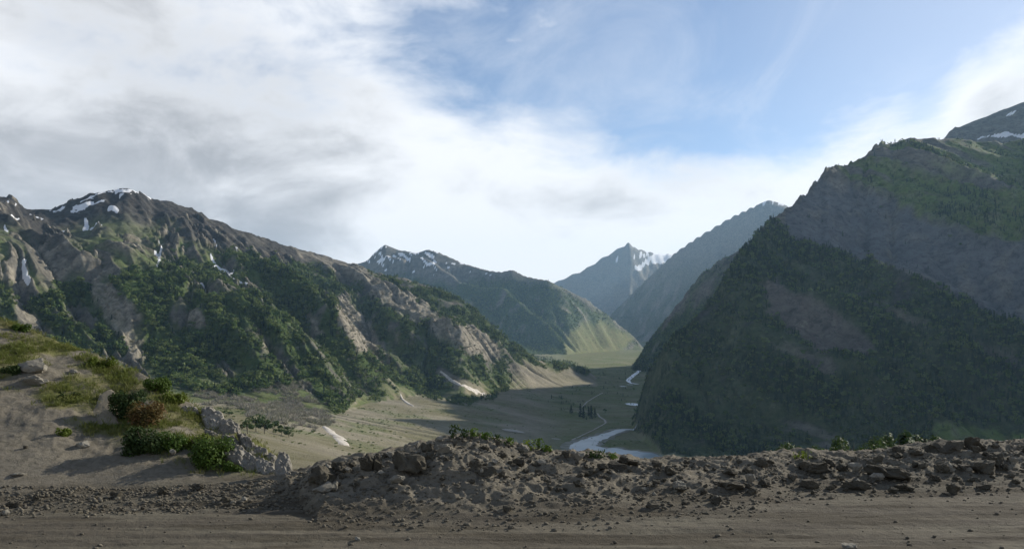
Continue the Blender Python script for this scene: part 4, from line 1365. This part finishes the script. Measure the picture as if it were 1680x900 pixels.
# crumbs of earth and gravel
n = 10000
px = r_.uniform(-60, 1740, n)
top = interp(px, BERM, 1)
ft = interp(px, BERM, 3)
yc_ = interp(px, BERM, 2)
y = np.where(r_.uniform(size=n) < 0.965, ft - 0.3 + (yc_ + 0.5 - ft) * r_.beta(1.4, 1.1, n), 9.0 + 3 * r_.uniform(size=n))
x = (px - 840) / F * y
z = near_h(px, y)
s = 0.008 + 0.034 * r_.uniform(size=n) ** 2.6
bm = bmesh.new()
bmesh.ops.create_icosphere(bm, subdivisions=1, radius=1)
ico = np.array([v.co[:] for v in bm.verts])
tri = np.array([[v.index for v in f.verts] for f in bm.faces])
bm.free()
dirs = ico[None] * r_.uniform(0.55, 1.25, (n, len(ico), 1)) * np.stack([np.ones(n), r_.uniform(0.6, 1, n), r_.uniform(0.4, 0.8, n)], -1)[:, None, :]
VV = (dirs * s[:, None, None] + np.stack([x, y, z + s * 0.25], -1)[:, None, :]).reshape(-1, 3)
FF = (tri[None] + (np.arange(n) * len(ico))[:, None, None]).reshape(-1, 3)
me = bpy.data.meshes.new('rubble')
me.vertices.add(len(VV))
me.vertices.foreach_set('co', VV.astype(f32).ravel())
me.loops.add(FF.size)
me.loops.foreach_set('vertex_index', FF.astype(np.int32).ravel())
me.polygons.add(len(FF))
me.polygons.foreach_set('loop_start', np.arange(0, FF.size, 3, dtype=np.int32))
me.update(calc_edges=True)
me.materials.append(M['crumb'])
link(bpy.data.objects.new('rubble', me), kind='stuff', label='fine earth crumbs and gravel strewn over the berm and road', category='rubble')

# ------------------------------------------------------------------ rock outcrop and tan slab on the left bank
def outline_rock(name, outline, thick, mat, seed, parent=None, loc=(0, 0, 0), lean=0.6, yaw=0.0, div=0.10, rough=0.05):
    """a slab with the given outline (x, z metres), rounded edges and a worn face; leans back by lean radians"""
    O = np.array(outline, float)
    x0, x1, z0, z1 = O[:, 0].min(), O[:, 0].max(), O[:, 1].min(), O[:, 1].max()
    nx, nz = max(8, int((x1 - x0) / div * 2.2)), max(8, int((z1 - z0) / div * 2.2))
    # concentric rings from the centroid out to the outline, front and back
    cen = O.mean(0)
    per = np.vstack([O, O[:1]])
    L_ = np.concatenate([[0], np.cumsum(np.hypot(*np.diff(per, axis=0).T))])
    m_ = 72
    ring = np.stack([np.interp(np.linspace(0, L_[-1], m_, endpoint=False), L_, per[:, j]) for j in (0, 1)], -1)
    ring += 0.018 * np.random.default_rng(seed).normal(size=ring.shape) * (x1 - x0)
    V_, F_ = [], []
    prof = [(0.0, 1.0), (0.12, 1.0), (0.24, 1.0), (0.36, 1.0), (0.48, 0.99), (0.6, 0.98), (0.7, 0.97), (0.79, 0.95), (0.87, 0.91), (0.94, 0.82), (0.985, 0.62), (1.01, 0.3), (1.02, -0.1), (1.0, -0.6), (0.7, -1.0), (0.0, -1.0)]
    for k_, (f_, d_) in enumerate(prof):
        P_ = cen + (ring - cen) * f_
        nse = fbm(P_[:, 0] * 3.1 / (x1 - x0) + seed, P_[:, 1] * 3.1 / (x1 - x0), 4, 700 + seed)
        nse = nse + 1.1 * (rough > 0.03) * (0.55 - ridged(P_[:, 0] * 4.2 / (x1 - x0) + seed * 2.3, P_[:, 1] * 4.2 / (x1 - x0), 4, 720 + seed, 0.6))
        dep = -d_ * thick / 2 + nse * rough * (x1 - x0) * (1 if f_ < 1 else 0.5)
        V_ += [(P_[i_, 0], dep[i_], P_[i_, 1]) for i_ in range(m_)]
    for k_ in range(len(prof) - 1):
        for i_ in range(m_):
            a, b2 = k_ * m_ + i_, k_ * m_ + (i_ + 1) % m_
            F_.append((a, b2, b2 + m_, a + m_))
    me_ = bpy.data.meshes.new(name)
    me_.from_pydata(V_, [], F_)
    bmm = bmesh.new()
    bmm.from_mesh(me_)
    bmesh.ops.remove_doubles(bmm, verts=bmm.verts, dist=0.002)
    bmesh.ops.recalc_face_normals(bmm, faces=bmm.faces)
    for f in bmm.faces:
        f.smooth = True
    bmm.to_mesh(me_)
    bmm.free()
    me_.set_sharp_from_angle(angle=R(38))
    me_.materials.append(mat)
    o = bpy.data.objects.new(name, me_)
    o.location = loc
    o.rotation_euler = (-lean, 0, yaw)
    link(o, parent)
    return o


def seen_outline(pts, base, lean):
    """photo outline -> slab-local metres about the foot point (base)"""
    p = near_hit(*base)
    k_ = p.y / F
    return p, [((x_ - base[0]) * k_, (base[1] - y_) * k_ / math.cos(lean) * 1.0) for x_, y_ in pts]


p, ol = seen_outline([(129, 640), (139, 635), (152, 637), (163, 655), (178, 680), (193, 697), (186, 703), (150, 701), (133, 703), (134, 688), (131, 660)], (160, 700), 1.0)
o = outline_rock('rock_slab', ol, 0.24, M['tan_slab'], 3, None, p + Vector((0, 0.05, -0.14)), 1.05, 0.12, 0.1, 0.018)
o['label'], o['category'] = 'smooth tan rock slab leaning on the left bank beside the rusty shrub', 'rock slab'
root = bpy.data.objects.new('rock_outcrop', None)
root.location = near_hit(400, 760)
link(root, label='pale cracked rock outcrop along the edge of the left bank', category='rock outcrop')
inv = -root.location
PIECES = [([(298, 668), (306, 664), (318, 667), (322, 674), (310, 677), (299, 675)], (310, 676)),
          ([(320, 672), (332, 670), (352, 680), (358, 692), (350, 704), (338, 700), (325, 686)], (340, 703)),
          ([(362, 690), (372, 689), (386, 698), (388, 705), (384, 712), (366, 711), (358, 702)], (374, 712)),
          ([(358, 716), (372, 716), (392, 728), (394, 737), (380, 735), (360, 726)], (376, 737)),
          ([(371, 735), (390, 737), (410, 750), (416, 757), (415, 768), (404, 770), (384, 757), (370, 749)], (395, 770)),
          ([(384, 714), (394, 717), (410, 730), (428, 738), (434, 748), (424, 754), (410, 748), (396, 734)], (410, 752)),
          ([(417, 752), (428, 756), (442, 762), (446, 772), (434, 777), (420, 772), (416, 762)], (430, 777)),
          ([(434, 744), (446, 748), (448, 760), (440, 762), (432, 756)], (440, 762)),
          ([(448, 748), (462, 752), (470, 765), (475, 780), (466, 784), (450, 776), (446, 762)], (460, 783)),
          ([(330, 704), (345, 708), (358, 716), (352, 722), (338, 716)], (344, 721))]
for i_, (pts, base) in enumerate(PIECES):
    p, ol = seen_outline(pts, base, 0.95)
    outline_rock('boulder', [(a_ * 1.22, b_ * 1.12 - 0.03) for a_, b_ in ol], 0.26, M['white_rock'], 10 + i_, root, p + inv + Vector((0, 0.05, -0.10)), 0.95, rr.uniform(-0.15, 0.3), 0.1, 0.09)
# grey stony patches on the bank, each a low half-buried rock
for px, py, w, h, lab in ((40, 612, 60, 24, 'broad grey half-buried rock high on the bank at far left'), (55, 632, 44, 18, 'grey half-buried rock just below the broad one on the bank'),
                          (215, 700, 20, 10, 'small grey rock under the rusty shrub'), (262, 722, 24, 16, 'dull grey rock between the green shrubs'), (118, 612, 16, 8, 'small grey rock in the bank grass above the tan slab'),
                          (282, 640, 14, 8, 'small grey rock near the upper shrub on the bank crest')):
    put_rock('half_buried_rock', STONES[int(px) % 4], px, py, w, h, lab, None, 'rock', 0.55, None, 0.1, 0.9)
print('rocks', round(time.time() - T0, 1))
# ------------------------------------------------------------------ shrubs, weeds, grass and trees
M['leaf_green'] = foliage_mat('shrub_green', (0.045, 0.085, 0.014), (0.085, 0.13, 0.022), (0.06, 0.10, 0.018), 3.0, 0.3)
M['leaf_dark'] = foliage_mat('shrub_dark', (0.022, 0.042, 0.012), (0.045, 0.070, 0.018), (0.035, 0.055, 0.016), 3.0, 0.25)
M['leaf_bright'] = foliage_mat('shrub_bright', (0.085, 0.125, 0.018), (0.13, 0.165, 0.024), (0.10, 0.13, 0.02), 3.0, 0.35)
M['leaf_rust'] = foliage_mat('shrub_rust', (0.12, 0.062, 0.022), (0.075, 0.075, 0.022), (0.14, 0.075, 0.026), 3.0, 0.3)
M['leaf_tree'] = foliage_mat('tree_leaf', (0.035, 0.062, 0.014), (0.062, 0.095, 0.022), (0.05, 0.08, 0.02), 0.8, 0.3)
M['leaf_conifer'] = foliage_mat('conifer_leaf', (0.014, 0.028, 0.012), (0.028, 0.045, 0.018), (0.02, 0.036, 0.014), 0.8, 0.1)
M['blade'] = foliage_mat('grass_blade', (0.13, 0.145, 0.035), (0.19, 0.17, 0.07), (0.11, 0.14, 0.03), 0.8, 0.3)


def crown_obj(name, parent, n, w, d, h, leaf, mat, seed, lobes=7, lift=0.0):
    r_ = np.random.default_rng(seed)
    L = np.stack([r_.uniform(-0.36, 0.36, lobes) * w, r_.uniform(-0.36, 0.36, lobes) * d, h * r_.uniform(0.22, 0.68, lobes)], -1)
    rad = r_.uniform(0.20, 0.36, lobes) * min(w, h * 1.2)
    k_ = r_.integers(0, lobes, n)
    dv = r_.normal(size=(n, 3))
    dv /= np.linalg.norm(dv, axis=1, keepdims=True)
    C = L[k_] + dv * (rad[k_] * r_.uniform(0.35, 1.1, n) ** 0.7)[:, None]
    C[:, 2] = np.maximum(C[:, 2], 0.01 * h) + lift
    me = leaf_mesh(name, C, dv + r_.normal(0, 0.6, (n, 3)) + np.array([0, 0, 0.4]), leaf * r_.uniform(0.55, 1.35, n), mat, 0.55, r_, 0.2)
    return link(bpy.data.objects.new(name, me), parent)


def stem_obj(name, parent, w, h, n, r0, seed, mat='bark'):
    rs = random.Random(seed)
    bm = bmesh.new()
    for _ in range(n):
        a, l = rs.uniform(0, 6.28), rs.uniform(0.2, 0.75)
        trunk_geo(bm, h * rs.uniform(0.5, 0.85), r0 * rs.uniform(0.6, 1), (math.cos(a) * w * 0.5 * l, math.sin(a) * w * 0.4 * l), (), 4)
    me = bpy.data.meshes.new(name)
    bm.to_mesh(me)
    bm.free()
    me.materials.append(M[mat])
    return link(bpy.data.objects.new(name, me), parent)


def shrub(px, py, w, h, mat, label, seed, leaf=0.045, n=1500):
    p = near_hit(px, py)
    k_ = p.y / F
    root = bpy.data.objects.new('shrub', None)
    root.location = p + Vector((0, 0.15, -0.03))
    link(root, label=label, category='shrub', group='shrubs on the left bank')
    W_, H_ = w * k_ * 0.85, h * k_ * 0.85
    crown_obj('foliage', root, int(n * 1.7), W_, W_ * 0.8, H_, leaf * 0.55, M[mat], seed, 10)
    stem_obj('stem', root, W_ * 1.0, H_ * 1.15, 11, 0.009, seed)


for a in [(202, 690, 58, 66, 'leaf_dark', 'dark green shrub between the tan slab and the rusty shrub', 1, 0.05, 1700),
          (236, 702, 74, 56, 'leaf_rust', 'rust-brown shrub right of the tan slab', 2, 0.045, 1700),
          (232, 748, 84, 62, 'leaf_dark', 'wide dark green shrub below the rusty one', 3, 0.05, 2000),
          (268, 745, 60, 44, 'leaf_green', 'mid green shrub right of the wide dark one', 4, 0.045, 1400),
          (196, 706, 40, 14, 'leaf_green', 'low green shrub hugging the foot of the tan slab', 5, 0.035, 500),
          (338, 768, 74, 72, 'leaf_green', 'bushy bright green shrub beside the pale outcrop', 6, 0.05, 2200),
          (318, 742, 50, 42, 'leaf_bright', 'yellow-green shrub above the bushy one near the outcrop', 7, 0.045, 1200),
          (376, 776, 44, 26, 'leaf_green', 'low green shrub at the foot of the pale outcrop', 8, 0.04, 800),
          (252, 645, 46, 34, 'leaf_green', 'round green shrub on the crest of the bank', 9, 0.045, 1100),
          (278, 662, 44, 26, 'leaf_bright', 'low yellow-green shrub right of the round crest shrub', 10, 0.045, 900),
          (160, 606, 46, 28, 'leaf_bright', 'bright yellow-green shrub on the skyline of the bank', 11, 0.045, 1000),
          (30, 545, 34, 18, 'leaf_green', 'small green shrub on the bank skyline near the left edge', 12, 0.05, 600),
          (12, 618, 34, 26, 'leaf_dark', 'small dark shrub at the left edge above the grey rocks', 13, 0.045, 600),
          (95, 716, 30, 20, 'leaf_bright', 'tuft-like small shrub on the bare bank left of the slab', 14, 0.035, 500),
          (100, 655, 50, 16, 'leaf_dark', 'low dark shrub left of the tan slab top', 15, 0.04, 600)]:
    shrub(*a)

# weeds along the berm crest
def weed(px, py, w, h, mat, label, seed):
    p = near_hit(px, py)
    k_ = p.y / F
    root = bpy.data.objects.new('weed', None)
    root.location = p + Vector((0, 0.05, -0.01))
    link(root, label=label, category='weed', group='weeds on the crest of the berm')
    r_ = np.random.default_rng(seed)
    n = 70
    a = r_.uniform(0, 6.28, n)
    rad = r_.uniform(0, 0.5, n) ** 0.8 * w * k_
    zz_ = r_.uniform(0.1, 1.0, n) * h * k_
    C = np.stack([np.cos(a) * rad, np.sin(a) * rad * 0.8, zz_], -1)
    N_ = np.stack([np.cos(a), np.sin(a), r_.uniform(-0.2, 1.0, n)], -1)
    me = leaf_mesh('foliage', C, N_, r_.uniform(0.016, 0.036, n), M[mat], 0.45, r_, 0.2)
    link(bpy.data.objects.new('foliage', me), root)
    stem_obj('stem', root, w * k_ * 0.9, h * k_ * 1.15, 6, 0.004, seed, 'bark')


WE = [(744, 719, 16, 22, 'leaf_dark', 'tall dark sprig at the left end of the crest weeds'), (760, 719, 18, 16, 'leaf_dark', 'dark weed right of the tall sprig'), (776, 720, 20, 14, 'leaf_green', 'green weed third from the tall sprig'),
      (796, 722, 22, 13, 'leaf_green', 'green weed fourth from the tall sprig'), (816, 726, 20, 12, 'leaf_dark', 'low dark weed in the middle of the crest row'), (836, 730, 20, 12, 'leaf_green', 'green weed just left of the pale crest stone'),
      (868, 738, 24, 16, 'leaf_bright', 'bright green weed just right of the pale crest stone'), (884, 740, 20, 18, 'leaf_green', 'upright green weed second from the pale crest stone'), (898, 742, 16, 12, 'leaf_green', 'small green weed at the right end of the crest row'),
      (970, 752, 18, 12, 'leaf_dark', 'dark green weed right of the rounded tan boulder'), (986, 752, 22, 14, 'leaf_dark', 'largest dark weed before the river'), (1004, 753, 18, 10, 'leaf_green', 'small green weed at the end of the river-side tufts'),
      (1318, 752, 30, 12, 'leaf_bright', 'yellow-green weed on the crest of the right ridge')]
for i_, a in enumerate(WE):
    weed(*a, 100 + i_)

# grass on the bank and behind the berm
r_ = np.random.default_rng(3)
w_ = (ngrass * (NPYv < 815) * (NY < 35) * np.gradient(NX, axis=1) * np.gradient(NY, axis=0) * (NPX > -60) * (NPX < 520)).ravel()
w_ = w_ * (sstep(fbm(NX / 0.6, NY / 0.6, 3, 581), -0.2, 0.25).ravel() + 0.1)
cdf = np.cumsum(w_)
nb = 15000
k_ = np.searchsorted(cdf, r_.uniform(0, cdf[-1], nb))
Cx, Cy, Cz = NX.ravel()[k_], NY.ravel()[k_], NZ.ravel()[k_]
Cx, Cy = Cx + r_.normal(0, 0.03, nb), Cy + r_.normal(0, 0.06, nb)
V_, per = [], 6
hh = r_.uniform(0.03, 0.095, nb) * (0.6 + 0.9 * r_.uniform(size=nb) ** 2)
for j in range(per):
    a = r_.uniform(0, 6.28, nb)
    out = hh * r_.uniform(0.2, 0.8, nb)
    bx, by = Cx + np.cos(a) * 0.02, Cy + np.sin(a) * 0.02
    ww = 0.004
    V_.append(np.stack([np.stack([bx - np.sin(a) * ww, by + np.cos(a) * ww, Cz - 0.01], -1), np.stack([bx + np.sin(a) * ww, by - np.cos(a) * ww, Cz - 0.01], -1),
                        np.stack([bx + np.cos(a) * out * 0.6 + np.sin(a) * ww * .7, by + np.sin(a) * out * 0.6, Cz + hh * 0.75], -1), np.stack([bx + np.cos(a) * out, by + np.sin(a) * out, Cz + hh], -1)], 1))
V_ = np.concatenate(V_).reshape(-1, 3)
me = grid_mesh('grass', V_, np.arange(len(V_)).reshape(-1, 4), M['blade'], smooth=False)
link(bpy.data.objects.new('grass', me), kind='stuff', label='short olive grass in patches on the left bank', category='grass')


# trees below the road edge on the right, and small ones on the grassy slope to the left
def tree(name, base, h, w, kind, mat, label, group, category, seed, n=700, leaf=0.05):
    root = bpy.data.objects.new(name, None)
    root.location = base
    link(root, label=label, category=category, group=group)
    r_ = np.random.default_rng(seed)
    rs = random.Random(seed)
    C, N_ = crown_points(kind, n, r_)
    me = leaf_mesh('crown', C * np.array([w / 0.8, w / 0.8, h]) if kind == 'broad' else C * np.array([w / 0.48, w / 0.48, h]), N_, leaf * h * r_.uniform(0.5, 1.3, n), M[mat], 0.6, r_, 0.2)
    link(bpy.data.objects.new('crown', me), root)
    bm = bmesh.new()
    limbs = [] if kind == 'conifer' else [(rs.uniform(0.25, 0.6), (rs.uniform(-0.3, 0.3) * w, rs.uniform(-0.3, 0.3) * w, h * rs.uniform(0.5, 0.8)), 0.012 * h) for _ in range(5)]
    trunk_geo(bm, h * (0.9 if kind == 'conifer' else 0.65), 0.028 * h, (rs.uniform(-0.04, 0.04) * h, 0), limbs)
    me = bpy.data.meshes.new('trunk')
    bm.to_mesh(me)
    bm.free()
    me.materials.append(M['bark'])
    link(bpy.data.objects.new('trunk', me), root)


RT = [(1268, 752, 736, 165, 30, 'low tree at the left end of the trees below the berm'), (1296, 752, 730, 185, 34, 'tree second from the left below the right ridge'), (1318, 754, 722, 205, 38, 'rounded tree behind the yellow-green crest weed'),
      (1345, 754, 730, 180, 34, 'low tree right of the rounded one below the ridge'), (1372, 754, 722, 215, 36, 'dark tree left of the tall pale-crowned tree'), (1398, 755, 700, 225, 46, 'tall pale-crowned tree standing out over the right ridge'),
      (1424, 752, 716, 200, 40, 'tree just right of the tall pale-crowned one'), (1447, 752, 702, 240, 34, 'narrow tree between the pale-crowned tree and the tall pair'), (1466, 750, 724, 175, 36, 'low tree before the tall pair'),
      (1484, 750, 690, 250, 36, 'left one of the tall pair of trees'), (1508, 748, 684, 260, 40, 'right one of the tall pair of trees, tallest of all'), (1530, 745, 712, 190, 32, 'last low tree before the grassy knoll')]
for i_, (px, pyb, pyt, y, w, lab) in enumerate(RT):
    z0 = float(terr_h(np.array(float(px)), np.array(float(y))))
    zt = (HOR - pyt) / F * y
    tree('broadleaf_tree', ((px - 840) / F * y, y, z0 - 0.2), zt - z0 + 0.4, w * y / F * 1.15, 'broad', 'leaf_tree', lab, 'trees below the right ridge of the berm', 'tree', 300 + i_, 1500, 0.034)
for i_, (px, py, w, h, lab) in enumerate([(406, 712, 18, 20, 'leftmost dark bush on the far grassy slope'), (420, 708, 20, 24, 'second dark bush on the far grassy slope'), (434, 712, 20, 22, 'third dark bush on the far grassy slope'),
                                          (448, 708, 20, 18, 'fourth dark bush on the far grassy slope'), (462, 714, 16, 14, 'fifth bush on the far grassy slope'), (474, 718, 14, 14, 'rightmost bush on the far grassy slope'), (376, 682, 12, 9, 'small lone bush above the row on the grassy slope')]):
    x_, y_, z_ = terr_hit(px, py, 400)
    k_ = y_ / F
    tree('bush', (x_, y_, z_ - 0.5), h * k_ * 1.2, w * k_ * 1.3, 'broad', 'leaf_tree', lab, 'bushes on the grassy slope beyond the outcrop', 'bush', 340 + i_, 500, 0.07)
for i_, (px, py, h, lab) in enumerate([(952, 684, 22, 'leftmost dark conifer of the cluster on the valley floor'), (957, 686, 20, 'second dark conifer of the valley floor cluster'), (966, 683, 16, 'short dark conifer in the gap of the valley floor cluster'), (970, 686, 22, 'dark conifer right of the gap in the valley floor cluster'),
                                       (976, 685, 16, 'last dark conifer of the valley floor cluster'), (937, 678, 14, 'lone short conifer left of the valley floor cluster')]):
    x_, y_, z_ = terr_hit(px, py, 1000)
    k_ = y_ / F
    tree('conifer_tree', (x_, y_, z_ - 0.5), h * k_, 9 * k_, 'conifer', 'leaf_conifer', lab, 'conifers on the valley floor', 'conifer', 380 + i_, 220, 0.06)
print('plants', round(time.time() - T0, 1))
# ------------------------------------------------------------------ the air of the valley
hz = bpy.data.meshes.new('haze')
bmh = bmesh.new()
bmesh.ops.create_cube(bmh, size=1.0)
bmh.to_mesh(hz)
bmh.free()
zlo = float(min(Z.min(), -420)) - 1.5
ztop = float(Z.max()) + 25
ho = bpy.data.objects.new('haze', hz)
ho.scale = (36000, 23400, ztop - zlo)
ho.location = (1500, 10900, (ztop + zlo) / 2)
hm = bpy.data.materials.new('haze_air')
hm.use_nodes = True
hm.node_tree.nodes.clear()
pv = hm.node_tree.nodes.new('ShaderNodeVolumePrincipled')
pv.inputs['Color'].default_value = (0.42, 0.70, 1.0, 1)
pv.inputs['Density'].default_value = 1.6e-5
pv.inputs['Anisotropy'].default_value = 0.25
mo = hm.node_tree.nodes.new('ShaderNodeOutputMaterial')
hm.node_tree.links.new(pv.outputs[0], mo.inputs['Volume'])
hz.materials.append(hm)
link(ho, kind='stuff', label='thin blue haze filling the valley air', category='haze')
print('done', round(time.time() - T0, 1))
